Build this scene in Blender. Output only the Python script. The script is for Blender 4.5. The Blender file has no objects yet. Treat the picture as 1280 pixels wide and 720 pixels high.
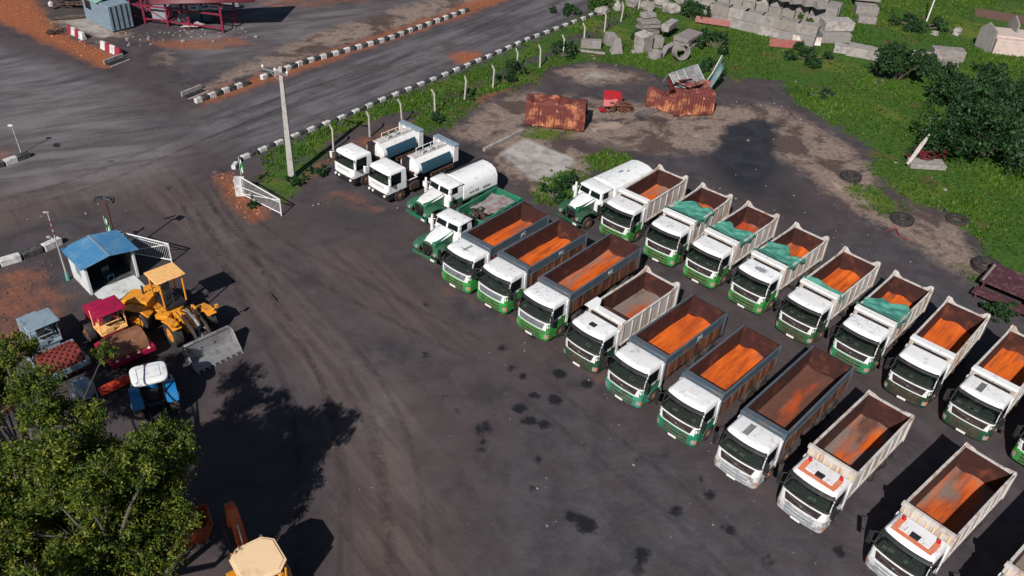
import bpy, math, random
import numpy as np
from mathutils import Vector, Matrix
random.seed(7); rng = np.random.default_rng(11)
C = bpy.context.scene.collection
R = math.radians
# ---------------------------------------------------------------- camera model (photo is 1280 x 720)
F, PITCH, ROLL, H = 1077.22, 0.626968, -0.067915, 32.943
def at(px, py, z=0.0):
    a, b = px-640, 360-py; c, s = math.cos(ROLL), math.sin(ROLL)
    u = (c*a+s*b)/F; v = (-s*a+c*b)/F
    d = (u, math.cos(PITCH)+v*math.sin(PITCH), -math.sin(PITCH)+v*math.cos(PITCH)); t = (z-H)/d[2]
    return Vector((d[0]*t, d[1]*t, z))
SH = Vector((0.40, 1.20))                     # shadow offset on the ground per metre of height
# ---------------------------------------------------------------- helpers
def tag(o, label=None, cat=None, group=None, kind=None):
    if label: o['label'] = label
    if cat: o['category'] = cat
    if group: o['group'] = group
    if kind: o['kind'] = kind
    return o
def thing(name, loc, rz=0, label=None, cat=None, group=None):
    o = bpy.data.objects.new(name, None); C.objects.link(o); o.empty_display_size = .3
    o.location = loc; o.rotation_euler = (0, 0, rz); return tag(o, label, cat, group)
def kids(o): return [c for c in bpy.data.objects if c.parent == o]
def dup(o, loc=None, rz=None, parent=None, ch=None):
    c = o.copy(); C.objects.link(c); c.parent = parent
    if loc is not None: c.location = loc
    if rz is not None: c.rotation_euler = (0, 0, rz)
    for k in kids(o): dup(k, parent=c)
    return c
class MB:
    def __init__(s): s.v = []; s.f = []; s.m = []
    def add(s, vs, fs, m=0):
        n = len(s.v); s.v += [tuple(v) for v in vs]; s.f += [tuple(i+n for i in f) for f in fs]; s.m += [m]*len(fs); return s
    def box(s, c, d, m=0, rot=None, taper=1.0):
        x, y, z = d[0]/2, d[1]/2, d[2]/2
        vs = [Vector((a*x*(taper if k > 0 else 1), b*y*(taper if k > 0 else 1), k*z)) for k in (-1, 1) for a, b in ((-1, -1), (1, -1), (1, 1), (-1, 1))]
        if rot is not None: vs = [rot @ v for v in vs]
        vs = [v+Vector(c) for v in vs]
        return s.add(vs, [(3, 2, 1, 0), (4, 5, 6, 7), (0, 1, 5, 4), (1, 2, 6, 5), (2, 3, 7, 6), (3, 0, 4, 7)], m)
    def b2(s, x0, x1, y0, y1, z0, z1, m=0): return s.box(((x0+x1)/2, (y0+y1)/2, (z0+z1)/2), (abs(x1-x0), abs(y1-y0), abs(z1-z0)), m)
    def cyl(s, p0, p1, r0, r1=None, n=12, m=0, caps=True):
        p0, p1 = Vector(p0), Vector(p1); r1 = r0 if r1 is None else r1
        d = (p1-p0).normalized(); a = d.orthogonal().normalized(); b = d.cross(a)
        vs = [p+(a*math.cos(2*math.pi*i/n)+b*math.sin(2*math.pi*i/n))*r for p, r in ((p0, r0), (p1, r1)) for i in range(n)]
        fs = [(i, (i+1) % n, n+(i+1) % n, n+i) for i in range(n)]
        if caps: fs += [tuple(range(n))[::-1], tuple(range(n, 2*n))]
        return s.add(vs, fs, m)
    def tube(s, pts, r, n=8, m=0):
        for a, b in zip(pts[:-1], pts[1:]): s.cyl(a, b, r, n=n, m=m)
        return s
    def prism(s, poly, y0, y1, m=0, axis='y'):      # poly in xz extruded along y (or xy along z, yz along x)
        def P(a, b, t): return {'y': (a, t, b), 'z': (a, b, t), 'x': (t, a, b)}[axis]
        n = len(poly); vs = [P(a, b, y0) for a, b in poly]+[P(a, b, y1) for a, b in poly]
        fs = [(i, (i+1) % n, n+(i+1) % n, n+i) for i in range(n)]+[tuple(range(n))[::-1], tuple(range(n, 2*n))]
        return s.add(vs, fs, m)
    def lathe(s, c, ax, prof, n=20, m=0):           # prof [(t along axis, radius)]
        c, ax = Vector(c), Vector(ax).normalized(); a = ax.orthogonal().normalized(); b = ax.cross(a)
        vs = [c+ax*t+(a*math.cos(2*math.pi*i/n)+b*math.sin(2*math.pi*i/n))*r for t, r in prof for i in range(n)]
        k = len(prof); fs = [(j*n+i, j*n+(i+1) % n, (j+1)*n+(i+1) % n, (j+1)*n+i) for j in range(k-1) for i in range(n)]
        fs += [tuple(range(n))[::-1], tuple(range((k-1)*n, k*n))]
        return s.add(vs, fs, m)
    def ico(s, c, r, m=0, sub=1, jit=0.0):
        import bmesh
        bm = bmesh.new(); bmesh.ops.create_icosphere(bm, subdivisions=sub, radius=1)
        vs = []
        for v in bm.verts:
            k = 1+random.uniform(-jit, jit); vs.append((c[0]+v.co.x*r[0]*k, c[1]+v.co.y*r[1]*k, c[2]+v.co.z*r[2]*k))
        fs = [tuple(v.index for v in f.verts) for f in bm.faces]; bm.free(); return s.add(vs, fs, m)
    def build(s, name, mats, parent=None, smooth=True, bevel=0, ang=35, seg=2):
        me = bpy.data.meshes.new(name); me.from_pydata(s.v, [], s.f)
        if not isinstance(mats, (list, tuple)): mats = [mats]
        for m in mats: me.materials.append(m)
        me.polygons.foreach_set('material_index', s.m)
        import bmesh
        bm = bmesh.new(); bm.from_mesh(me); bmesh.ops.recalc_face_normals(bm, faces=bm.faces); bm.to_mesh(me); bm.free()
        if smooth:
            me.polygons.foreach_set('use_smooth', [True]*len(me.polygons)); me.set_sharp_from_angle(angle=R(ang))
        o = bpy.data.objects.new(name, me); C.objects.link(o); o.parent = parent
        if bevel:
            b = o.modifiers.new('b', 'BEVEL'); b.width = bevel; b.segments = seg; b.limit_method = 'ANGLE'; b.angle_limit = R(40); b.harden_normals = False
        return o
def rawmesh(name, v, f, mat, parent=None, attr=None, smooth=False):
    me = bpy.data.meshes.new(name); v = np.asarray(v, dtype=np.float32); f = np.asarray(f, dtype=np.int32)
    k = f.shape[1]; me.vertices.add(len(v)); me.vertices.foreach_set('co', v.ravel())
    me.loops.add(f.size); me.loops.foreach_set('vertex_index', f.ravel())
    me.polygons.add(len(f)); me.polygons.foreach_set('loop_start', np.arange(0, f.size, k, dtype=np.int32))
    me.update(calc_edges=True)
    if smooth: me.polygons.foreach_set('use_smooth', [True]*len(f))
    if attr:
        for nm, arr in attr.items():
            a = me.color_attributes.new(nm, 'FLOAT_COLOR', 'POINT'); a.data.foreach_set('color', np.asarray(arr, dtype=np.float32).ravel())
    me.materials.append(mat); o = bpy.data.objects.new(name, me); C.objects.link(o); o.parent = parent; return o
# ---------------------------------------------------------------- materials
def srgb(*c):
    c = [x/255 for x in c]; return tuple((x/12.92 if x <= .04045 else ((x+.055)/1.055)**2.4) for x in c)
class NT:
    def __init__(s, name):
        s.mat = bpy.data.materials.new(name); s.mat.use_nodes = True; s.t = s.mat.node_tree; s.n = s.t.nodes; s.l = s.t.links
        s.p = s.n['Principled BSDF']
    def N(s, typ, **k):
        o = s.n.new(typ)
        for a, b in k.items(): setattr(o, a, b)
        return o
    def set(s, sock, v):
        if hasattr(v, 'links') or hasattr(v, 'is_output'): s.l.new(v, sock)
        else:
            if isinstance(v, (tuple, list)) and len(v) == 3 and sock.type == 'RGBA': v = (*v, 1)
            sock.default_value = v
    def math(s, op, a, b=0.0, c=0.0, clamp=False):
        o = s.N('ShaderNodeMath', operation=op, use_clamp=clamp)
        for i, x in enumerate((a, b, c)):
            s.set(o.inputs[i], x)
        return o.outputs[0]
    def mix(s, f, a, b, mode='MIX'):
        o = s.N('ShaderNodeMix', data_type='RGBA', blend_type=mode); s.set(o.inputs[0], f); s.set(o.inputs[6], a); s.set(o.inputs[7], b); return o.outputs[2]
    def noise(s, vec, scale, detail=4, rough=.55, dist=0):
        o = s.N('ShaderNodeTexNoise'); s.set(o.inputs['Vector'], vec); o.inputs['Scale'].default_value = scale
        o.inputs['Detail'].default_value = detail; o.inputs['Roughness'].default_value = rough; o.inputs['Distortion'].default_value = dist; return o.outputs[0]
    def smooth(s, v, a, b):
        o = s.N('ShaderNodeMapRange', interpolation_type='SMOOTHSTEP'); s.set(o.inputs[0], v); o.inputs[1].default_value = a; o.inputs[2].default_value = b; return o.outputs[0]
    def scalev(s, vec, sc, rot=(0, 0, 0)):
        o = s.N('ShaderNodeMapping'); s.set(o.inputs[0], vec); o.inputs['Scale'].default_value = sc; o.inputs['Rotation'].default_value = rot; return o.outputs[0]
    def coord(s, world=False, rnd=True):
        if world: return s.N('ShaderNodeNewGeometry').outputs['Position']
        tc = s.N('ShaderNodeTexCoord').outputs['Object']
        if not rnd: return tc
        oi = s.N('ShaderNodeObjectInfo'); m = s.math('MULTIPLY', oi.outputs['Random'], 47.0)
        cx = s.N('ShaderNodeCombineXYZ'); s.l.new(m, cx.inputs[0]); s.l.new(m, cx.inputs[1])
        a = s.N('ShaderNodeVectorMath', operation='ADD'); s.l.new(tc, a.inputs[0]); s.l.new(cx.outputs[0], a.inputs[1]); return a.outputs[0]
    def bump(s, h, strength=.3, dist=.02):
        b = s.N('ShaderNodeBump'); b.inputs['Strength'].default_value = strength; b.inputs['Distance'].default_value = dist
        s.l.new(h, b.inputs['Height']); s.l.new(b.outputs[0], s.p.inputs['Normal'])
    def done(s, col, rough=.6, metal=0.0, spec=None):
        s.set(s.p.inputs['Base Color'], col); s.set(s.p.inputs['Roughness'], rough); s.set(s.p.inputs['Metallic'], metal)
        if spec is not None: s.p.inputs['Specular IOR Level'].default_value = spec
        return s.mat
_mc = {}
def mk(name, col, rough=.6, metal=0.0, var=.12, dirt=None, damt=.35, dscale=3.0, bump=.0, bscale=20, spec=None, objcol=False, streak=False, tint=0):
    if name in _mc: return _mc[name]
    t = NT(name); v = t.coord()
    base = (*col, 1)
    if objcol: base = t.N('ShaderNodeObjectInfo').outputs['Color']
    n = t.noise(v, dscale*2.3, 5)
    dark = t.mix(t.math('MULTIPLY', n, var*2, clamp=True), base, (0, 0, 0, 1))
    if tint:
        rnd = t.N('ShaderNodeObjectInfo').outputs['Random']; dark = t.mix(t.math('MULTIPLY', rnd, tint), dark, (*dirt, 1))
    res = dark
    if dirt:
        vv = t.scalev(v, (1, 1, .18)) if streak else v
        m = t.smooth(t.noise(vv, dscale, 7, .65, .3), .62-damt*.5, .80-damt*.25)
        m2 = t.smooth(t.noise(v, dscale*7, 4, .6), .55, .75)
        res = t.mix(t.math('MULTIPLY', m, .85), dark, (*dirt, 1)); res = t.mix(t.math('MULTIPLY', m2, damt*.6), res, (*dirt, 1))
    if bump: t.bump(t.noise(v, bscale, 5), bump, .02)
    _mc[name] = t.done(res, rough, metal, spec); return _mc[name]
RUST = (.13, .035, .014); DUST = (.22, .13, .085); LAT = (.50, .115, .02)
M = {}
M['white'] = mk('white_paint', (.82, .82, .82), .38, dirt=(.36, .30, .26), damt=.20, dscale=2.6, var=.05, tint=.22)
M['white_worn'] = mk('worn_white_paint', (.60, .565, .53), .55, dirt=(.30, .14, .07), damt=.34, dscale=2.0, var=.12, streak=True)
M['cream'] = mk('cream_paint', (.86, .60, .36), .45, dirt=(.5, .27, .13), damt=.2, dscale=2, var=.05)
M['green'] = mk('green_paint', (.03, .3, .08), .4, dirt=(.09, .065, .05), damt=.34, dscale=2.4, var=.3, objcol=True, tint=.25)
M['grey'] = mk('grey_steel_paint', (.085, .118, .15), .5, dirt=(.17, .10, .08), damt=.28, dscale=1.8, var=.2, streak=True)
M['black'] = mk('black_plastic', (.018, .018, .02), .5, var=.1, dirt=(.07, .05, .04), damt=.25)
M['chassis'] = mk('chassis_steel', (.03, .026, .026), .7, dirt=(.13, .06, .035), damt=.5, dscale=5, var=.2)
M['rubber'] = mk('tyre_rubber', (.022, .021, .022), .8, dirt=(.10, .07, .055), damt=.35, dscale=5)
M['rim'] = mk('rusty_rim', (.20, .11, .07), .6, dirt=(.10, .04, .02), damt=.4, dscale=6)
M['rustside'] = mk('rust_brown_steel', (.075, .028, .02), .7, dirt=(.24, .09, .04), damt=.5, dscale=3, var=.3, streak=True)
M['chrome'] = mk('dull_chrome', (.55, .57, .6), .25, .8, var=.05)
M['silver'] = mk('silver_plastic', (.28, .30, .33), .4, var=.1, dirt=(.1, .08, .07), damt=.2)
M['plate'] = mk('plate_white', (.75, .74, .70), .5, var=.03)
M['lampglass'] = mk('lamp_glass', (.45, .42, .40), .12, .3, var=.1)
M['amber'] = mk('amber_lens', (.7, .16, .02), .25, var=.05)
M['red'] = mk('red_lens', (.5, .01, .012), .25, var=.05)
M['orangeroof'] = mk('coral_orange_paint', (.72, .19, .09), .5, dirt=(.5, .3, .2), damt=.25, var=.06)
M['yellow'] = mk('yellow_machine_paint', (.80, .31, .02), .45, dirt=(.2, .09, .04), damt=.28, dscale=3, var=.1)
M['tan'] = mk('faded_yellow_paint', (.85, .47, .17), .5, dirt=(.45, .22, .1), damt=.2, dscale=3, var=.05)
M['magenta'] = mk('magenta_paint', (.36, .008, .055), .42, dirt=(.18, .01, .03), damt=.3, dscale=2, var=.1)
M['crimson'] = mk('crimson_steel_paint', (.13, .012, .022), .55, dirt=(.09, .03, .02), damt=.3)
M['bluegrey'] = mk('blue_grey_paint', (.24, .32, .38), .5, dirt=(.12, .13, .13), damt=.25, dscale=2)
M['blueroof'] = mk('blue_roof_paint', (.06, .22, .42), .5, dirt=(.15, .28, .40), damt=.4, dscale=1.2, var=.1, streak=False)
M['bluetractor'] = mk('blue_tractor_paint', (.01, .17, .42), .35, dirt=(.05, .07, .1), damt=.2)
M['tealpanel'] = mk('teal_blue_panel', (.022, .075, .115), .45, dirt=(.05, .06, .065), damt=.25, dscale=2)
M['steel'] = mk('bare_worn_steel', (.34, .34, .35), .42, .4, dirt=(.16, .12, .1), damt=.35, dscale=2.5)
M['darksteel'] = mk('dark_oily_steel', (.05, .04, .035), .5, .3, dirt=(.15, .07, .04), damt=.3, dscale=5)
M['drumrust'] = mk('drum_rust', (.30, .135, .07), .6, dirt=(.12, .05, .025), damt=.45, dscale=2.2, var=.2, bump=.2)
M['brick'] = mk('red_oxide_steel', (.20, .032, .024), .6, dirt=(.15, .04, .03), damt=.3, dscale=4)
M['orange'] = mk('orange_machine_paint', (.62, .11, .02), .5, dirt=(.2, .06, .02), damt=.3)
M['concrete'] = mk('weathered_concrete', (.29, .265, .255), .85, dirt=(.20, .17, .155), damt=.42, dscale=1.8, var=.15, bump=.4, bscale=9)
M['palecon'] = mk('pale_concrete', (.42, .385, .36), .85, tint=.75, dirt=(.17, .145, .13), damt=.42, dscale=2, var=.1, bump=.3, bscale=9)
M['wallwhite'] = mk('limewashed_wall', (.62, .64, .63), .8, dirt=(.30, .26, .22), damt=.3, dscale=1.5, var=.08)
M['kwhite'] = mk('kerb_white_paint', (.66, .65, .64), .75, dirt=(.24, .19, .17), damt=.42, dscale=3, var=.1)
M['kblack'] = mk('kerb_dark_green_paint', (.02, .035, .035), .7, dirt=(.15, .12, .11), damt=.42, dscale=3)
M['kred'] = mk('barrier_red_paint', (.28, .02, .04), .6, dirt=(.2, .1, .1), damt=.2, dscale=3)
M['gatewhite'] = mk('gate_white_paint', (.74, .74, .74), .5, dirt=(.35, .25, .2), damt=.2)
M['post'] = mk('post_concrete', (.44, .41, .38), .85, dirt=(.22, .19, .16), damt=.3)
M['bark'] = mk('bark', (.12, .098, .08), .9, dirt=(.10, .08, .06), damt=.4, dscale=5, bump=.5)
M['flag'] = mk('flag_green_cloth', (.02, .28, .07), .8, var=.1)
M['flagw'] = mk('flag_white_cloth', (.7, .72, .7), .8, var=.05)
M['clay'] = mk('clay_lump', (.42, .17, .08), .95, dirt=(.3, .12, .06), damt=.4, bump=.5, dscale=4)
M['soilclod'] = mk('soil_clod', (.16, .07, .04), .95, dirt=(.1, .05, .03), damt=.4, bump=.5, dscale=4)
M['stone'] = mk('grey_stone', (.26, .23, .22), .9, dirt=(.14, .11, .1), damt=.4, bump=.5, dscale=4)
M['mintp'] = mk('pale_green_paint', (.24, .45, .34), .6, dirt=(.2, .25, .2), damt=.3)
M['seat'] = mk('seat_fabric', (.11, .13, .11), .9, var=.2)
M['dash'] = mk('dashboard', (.24, .26, .23), .8, dirt=(.14, .13, .11), damt=.3, dscale=4)
M['paper'] = mk('paper', (.6, .6, .57), .8, var=.05)
def glassmat():
    t = NT('windscreen_glass'); p = t.p
    out = t.n['Material Output']; tr = t.N('ShaderNodeBsdfTransparent'); tr.inputs[0].default_value = (.80, .84, .82, 1)
    p.inputs['Base Color'].default_value = (.006, .010, .010, 1); p.inputs['Roughness'].default_value = .05; p.inputs['IOR'].default_value = 2.1
    m = t.N('ShaderNodeMixShader'); m.inputs[0].default_value = .3
    t.l.new(tr.outputs[0], m.inputs[1]); t.l.new(p.outputs[0], m.inputs[2]); t.l.new(m.outputs[0], out.inputs[0]); return t.mat
M['glass'] = glassmat()
M['darkglass'] = mk('dark_window_glass', (.008, .012, .014), .06, var=.1)
def floormat():   # object colour: r = share of laterite, g = redness (1 orange .. 0 dark red), b = grey steel share
    t = NT('tipper_floor'); v = t.coord(); oc = t.N('ShaderNodeObjectInfo').outputs['Color']
    sp = t.N('ShaderNodeSeparateColor'); t.l.new(oc, sp.inputs[0])
    v2 = t.scalev(v, (.45, 1.3, 1))
    grime = t.mix(t.noise(v2, 3, 6), (.065, .024, .017, 1), (.15, .06, .035, 1))
    st = t.mix(t.noise(v, 6, 5), (.22, .175, .145, 1), (.13, .10, .085, 1))
    a = t.mix(t.smooth(t.math('ADD', t.noise(v2, .9, 4), t.math('MULTIPLY', sp.outputs[2], .45)), .56, .74), grime, st)
    v3 = t.scalev(v, (.35, 2.6, 1)); lat = t.mix(t.smooth(t.noise(v3, 1.3, 5, .55, .3), .34, .68), (.64, .115, .003, 1), (.34, .052, .004, 1)); lat = t.mix(t.math('MULTIPLY', t.smooth(t.noise(v3, 3.5, 4, .6), .60, .7), .45), lat, (.80, .22, .03, 1)); lat = t.mix(t.math('MULTIPLY', t.smooth(t.noise(v, 1.1, 4, .6), .66, .76), .6), lat, (.46, .22, .11, 1))
    lat = t.mix(sp.outputs[1], (.30, .03, .012, 1), lat)
    at_ = t.N('ShaderNodeVertexColor'); at_.layer_name = 'm'
    mm = t.math('ADD', t.math('ADD', t.math('MULTIPLY', t.noise(v2, .8, 4, .5, .3), .8), t.math('MULTIPLY', at_.outputs[0], .42)), t.math('MULTIPLY', sp.outputs[0], .45))
    col = t.mix(t.smooth(mm, .82, 1.08), a, lat)
    t.bump(t.noise(v, 7, 6), .35, .04); return t.done(col, .8)
M['floor'] = floormat()
M['inside'] = mk('rusty_bed_lining', (.058, .015, .011), .75, dirt=(.16, .045, .018), damt=.26, dscale=1.1, var=.35, bump=.15, streak=False)
def rustsheet():
    t = NT('rusty_corrugated_sheet'); v = t.coord(rnd=False); 
    vs = t.scalev(v, (6, 6, .8))
    c = t.mix(t.smooth(t.noise(v, .8, 6, .6), .46, .64), (.13, .026, .020, 1), (.46, .17, .075, 1))
    c = t.mix(t.smooth(t.noise(vs, 1.2, 5), .48, .66), c, (.10, .022, .018, 1)); c = t.mix(t.smooth(t.noise(v, 2.1, 5), .62, .72), c, (.62, .42, .32, 1))
    return t.done(c, .8)
M['rustsheet'] = rustsheet()
def tarpmat():
    t = NT('green_tarpaulin'); v = t.coord()
    c = t.mix(t.smooth(t.noise(v, 1.6, 5), .40, .64), (.07, .27, .20, 1), (.04, .18, .14, 1))
    c = t.mix(t.smooth(t.noise(v, 2.3, 6, .7), .60, .74), c, (.25, .27, .22, 1))
    t.bump(t.noise(v, 14, 4), .4, .03); return t.done(c, .75)
M['tarp'] = tarpmat()
def leafmat(name, a, b, c):
    t = NT(name); at_ = t.N('ShaderNodeVertexColor'); at_.layer_name = 'm'; s = t.N('ShaderNodeSeparateColor'); t.l.new(at_.outputs[0], s.inputs[0])
    col = t.mix(s.outputs[0], (*a, 1), (*b, 1)); col = t.mix(t.smooth(s.outputs[1], .80, .95), col, (*c, 1))
    t.p.inputs['Specular IOR Level'].default_value = .35
    p = t.done(col, .55)
    tr = t.N('ShaderNodeBsdfTranslucent'); t.l.new(col, tr.inputs[0]); m = t.N('ShaderNodeMixShader'); m.inputs[0].default_value = .25
    t.l.new(t.p.outputs[0], m.inputs[1]); t.l.new(tr.outputs[0], m.inputs[2]); t.l.new(m.outputs[0], t.n['Material Output'].inputs[0]); return t.mat
M['leaf'] = leafmat('tree_leaves', (.022, .058, .009), (.15, .185, .018), (.34, .28, .035))
M['leafd'] = leafmat('bush_leaves', (.010, .035, .012), (.030, .080, .018), (.055, .11, .03))
M['grassb'] = leafmat('grass_blades', (.015, .056, .007), (.075, .155, .012), (.15, .14, .035))
# ---------------------------------------------------------------- world, sun, camera
S = bpy.context.scene
w = bpy.data.worlds.new("World"); S.world = w; w.use_nodes = True
sky = w.node_tree.nodes.new('ShaderNodeTexSky'); sky.sky_type = 'NISHITA'; sky.sun_disc = False
elev = math.atan(1/SH.length); az = math.atan2(-SH.x, -SH.y)     # direction towards the sun, clockwise from +Y
sky.sun_elevation = elev; sky.sun_rotation = az; sky.air_density = 1.0; sky.dust_density = .6
bg = w.node_tree.nodes['Background']; w.node_tree.links.new(sky.outputs[0], bg.inputs[0]); bg.inputs[1].default_value = .05
sl = bpy.data.lights.new('sun', 'SUN'); sl.energy = 4.9; sl.angle = R(.5); sl.color = (1, .965, .92)
so = bpy.data.objects.new('sun', sl); C.objects.link(so); so.location = (-10, -20, 60)
so.rotation_euler = Vector((SH.x, SH.y, -1)).to_track_quat('-Z', 'Y').to_euler()
cam = bpy.data.cameras.new('camera'); co = bpy.data.objects.new('camera', cam); C.objects.link(co); S.camera = co
cam.sensor_width = 36; cam.lens = F/1280*36; cam.clip_end = 3000; cam.clip_start = .5
co.matrix_world = Matrix.Translation((0, 0, H)) @ Matrix.Rotation(math.pi/2-PITCH, 4, 'X') @ Matrix.Rotation(-ROLL, 4, 'Z')
S.view_settings.view_transform = 'Standard'; S.view_settings.look = 'None'; S.view_settings.gamma = 1; S.view_settings.exposure = .12
# ---------------------------------------------------------------- ground: one sheet, soil kinds kept as vertex masks
def axis(a, b, st, far):
    c = list(np.arange(a, b+st/2, st)); lo, hi, d = a, b, st
    while hi < far: d *= 1.35; hi += d; lo -= d; c.append(hi); c.insert(0, lo)
    return np.array(c)
GX, GY = axis(-64, 72, .32, 900), axis(15, 128, .32, 900)
gx, gy = np.meshgrid(GX, GY); GP = np.stack([gx.ravel(), gy.ravel()], 1)
def sdist(poly, pts):          # signed distance (inside positive) to a polygon given in photo pixels on the ground plane
    P = np.array([at(x, y)[:2] for x, y in poly]); Q = np.roll(P, -1, 0)
    d = np.full(len(pts), 1e9); ins = np.zeros(len(pts), bool)
    for a, b in zip(P, Q):
        e = b-a; wv = pts-a; t = np.clip((wv@e)/max(e@e, 1e-9), 0, 1); r = wv-t[:, None]*e
        d = np.minimum(d, (r**2).sum(1))
        c = ((a[1] > pts[:, 1]) != (b[1] > pts[:, 1]))
        with np.errstate(divide='ignore', invalid='ignore'):
            ins ^= c & (pts[:, 0] < (b[0]-a[0])*(pts[:, 1]-a[1])/(b[1]-a[1]+1e-12)+a[0])
    d = np.sqrt(d); return np.where(ins, d, -d)
def mask(polys, wd):           # wd: half-width in metres over which the edge is broken up by noise
    m = np.zeros(len(GP))
    for p in polys:
        k = 1.0
        if isinstance(p, tuple): p, k = p
        m = np.maximum(m, k*np.clip(.5+sdist(p, GP)/(2*wd), 0, 1))
    return m
def spots(L):
    m = np.zeros(len(GP))
    for x, y, r in L:
        c = np.array(at(x, y)[:2]); d = np.hypot(*(GP-c).T); m = np.maximum(m, np.clip(.5+(r-d)/(2*.42), 0, 1))
    return m
grass_p = [[(330, 196), (440, 147), (560, 97), (690, 40), (790, -5), (822, -5), (700, 56), (570, 114), (450, 168), (345, 214)],
    [(320, 225), (350, 212), (400, 190), (430, 182), (505, 150), (600, 108), (680, 75), (760, 35), (800, 8), (1000, -30), (1700, -60), (1750, 420), (1300, 372), (1235, 322), (1200, 268), (1140, 250), (1092, 215), (1085, 180), (1010, 135), (960, 118), (905, 92), (885, 118), (840, 112), (780, 84), (740, 80), (700, 92), (650, 108), (600, 118), (575, 148), (530, 166), (430, 190), (385, 208), (372, 240), (352, 250)],
    [(735, 197), (760, 190), (790, 200), (770, 212), (742, 213)], [(672, 248), (690, 222), (712, 214), (738, 228), (720, 246), (690, 258)],
    [(655, 165), (690, 160), (712, 166), (690, 176), (662, 174)], [(1060, 232), (1100, 238), (1130, 262), (1110, 268), (1070, 246)], ([(1200, 330), (1235, 345), (1250, 372), (1215, 352)], .8)]
nog_p = [[(690, 88), (740, 80), (800, 88), (830, 100), (800, 108), (730, 108), (690, 100)], [(420, 178), (455, 160), (500, 146), (505, 152), (470, 168), (430, 190)], ([(1080, 85), (1110, 80), (1125, 100), (1090, 110)], .7), ([(1020, 108), (1045, 105), (1050, 120), (1020, 120)], .8), ([(940, 98), (985, 100), (985, 125), (945, 120)], .8), ([(850, 150), (900, 130), (960, 128), (1000, 140), (960, 170), (870, 165)], .9)]
soil_p = [[(-40, -30), (30, -30), (62, 26), (92, 48), (135, 63), (157, 76), (130, 88), (100, 74), (40, 47), (-40, 14)],
    ([(240, 120), (320, 92), (420, 58), (560, 12), (620, -20), (690, -20), (600, 16), (440, 70), (330, 108), (250, 138)], .80), ([(170, 48), (300, 44), (330, 56), (260, 66), (180, 60)], .62),
    ([(262, 222), (285, 208), (318, 235), (345, 272), (310, 285), (275, 255)], .72), ([(-60, 345), (60, 322), (92, 350), (112, 400), (60, 450), (-60, 470)], .5),
    ([(385, 202), (450, 172), (560, 128), (640, 100), (650, 112), (560, 150), (430, 195), (375, 238), (345, 262), (345, 245)], .68),
    ([(395, 235), (440, 232), (500, 262), (470, 275), (400, 250)], .5), ([(1090, 190), (1290, 150), (1290, 200), (1120, 240)], .45), ([(300, -10), (460, -20), (470, 5), (420, 8), (330, 15)], .5),
    ([(560, 70), (572, 63), (595, 63), (604, 71), (595, 81), (570, 80)], 1.0), ([(-40, 180), (30, 182), (38, 196), (10, 206), (-40, 205)], .6),
    ([(640, 375), (720, 425), (800, 480), (900, 560), (1000, 640), (1010, 660), (900, 590), (780, 510), (650, 425), (540, 365), (545, 350)], .42)]
sand_p = [([(548, 172), (610, 122), (660, 112), (800, 126), (960, 128), (1010, 146), (1080, 188), (1110, 240), (1180, 268), (1236, 340), (1200, 350), (1120, 300), (1050, 262), (985, 205), (900, 196), (800, 195), (700, 172), (620, 190)], .72),
    [(600, 190), (650, 160), (742, 196), (732, 222), (690, 256), (640, 224)], ([(690, 88), (740, 80), (830, 100), (730, 108)], .9), ([(1040, 196), (1090, 200), (1110, 260), (1060, 250)], .9), ([(1140, 270), (1190, 268), (1250, 350), (1200, 340)], .85),
    ([(230, 112), (380, 42), (520, 0), (620, -20), (640, -5), (400, 68), (245, 122)], .75), ([(55, 24), (130, 14), (165, 42), (130, 58), (80, 42)], .95), ([(170, 60), (235, 58), (235, 90), (180, 95)], .5), ([(1140, 130), (1290, 60), (1290, 90), (1250, 95)], .6)]
asph_p = [[(240, 138), (585, 20), (700, -20), (800, -20), (660, 55), (440, 147), (300, 206), (255, 180), (215, 150)], ([(-80, 28), (100, 82), (170, 112), (60, 150), (-80, 250)], .8), ([(230, 40), (330, -10), (420, -10), (300, 50), (240, 80)], .9),
    ([(660, 470), (900, 600), (1300, 760), (1300, 900), (560, 900), (600, 600)], .75), ([(460, 330), (560, 380), (660, 470), (560, 520), (480, 430)], .5), ([(1010, 290), (1120, 300), (1240, 360), (1300, 420), (1150, 400), (1040, 330)], .95)]
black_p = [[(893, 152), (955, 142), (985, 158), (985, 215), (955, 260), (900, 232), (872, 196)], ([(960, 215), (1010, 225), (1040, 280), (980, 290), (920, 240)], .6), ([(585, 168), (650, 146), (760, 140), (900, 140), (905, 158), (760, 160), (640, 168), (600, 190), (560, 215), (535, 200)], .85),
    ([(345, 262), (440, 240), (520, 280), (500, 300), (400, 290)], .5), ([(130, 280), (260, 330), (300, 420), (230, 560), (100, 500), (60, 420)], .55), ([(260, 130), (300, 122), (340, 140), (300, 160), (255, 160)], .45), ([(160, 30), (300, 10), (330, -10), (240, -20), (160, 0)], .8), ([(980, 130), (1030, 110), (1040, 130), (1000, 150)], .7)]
track_p = [([(180, 160), (262, 240), (345, 320), (440, 420), (530, 520), (575, 740), (440, 740), (410, 560), (360, 470), (290, 370), (235, 290), (150, 245), (-40, 310), (-40, 245), (100, 195)], .9), ([(300, 290), (470, 300), (560, 360), (640, 430), (560, 470), (420, 400)], .55), ([(0, 90), (240, 170), (260, 220), (120, 230), (-40, 240)], .5)]
lite_p = [[(-40, 70), (60, 90), (150, 120), (230, 165), (225, 215), (120, 232), (-40, 240)], ([(250, 260), (330, 290), (480, 430), (560, 560), (520, 640), (440, 560), (330, 380), (230, 300)], .45), ([(200, 45), (420, 5), (560, -5), (400, 60), (250, 105)], .8)]
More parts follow.
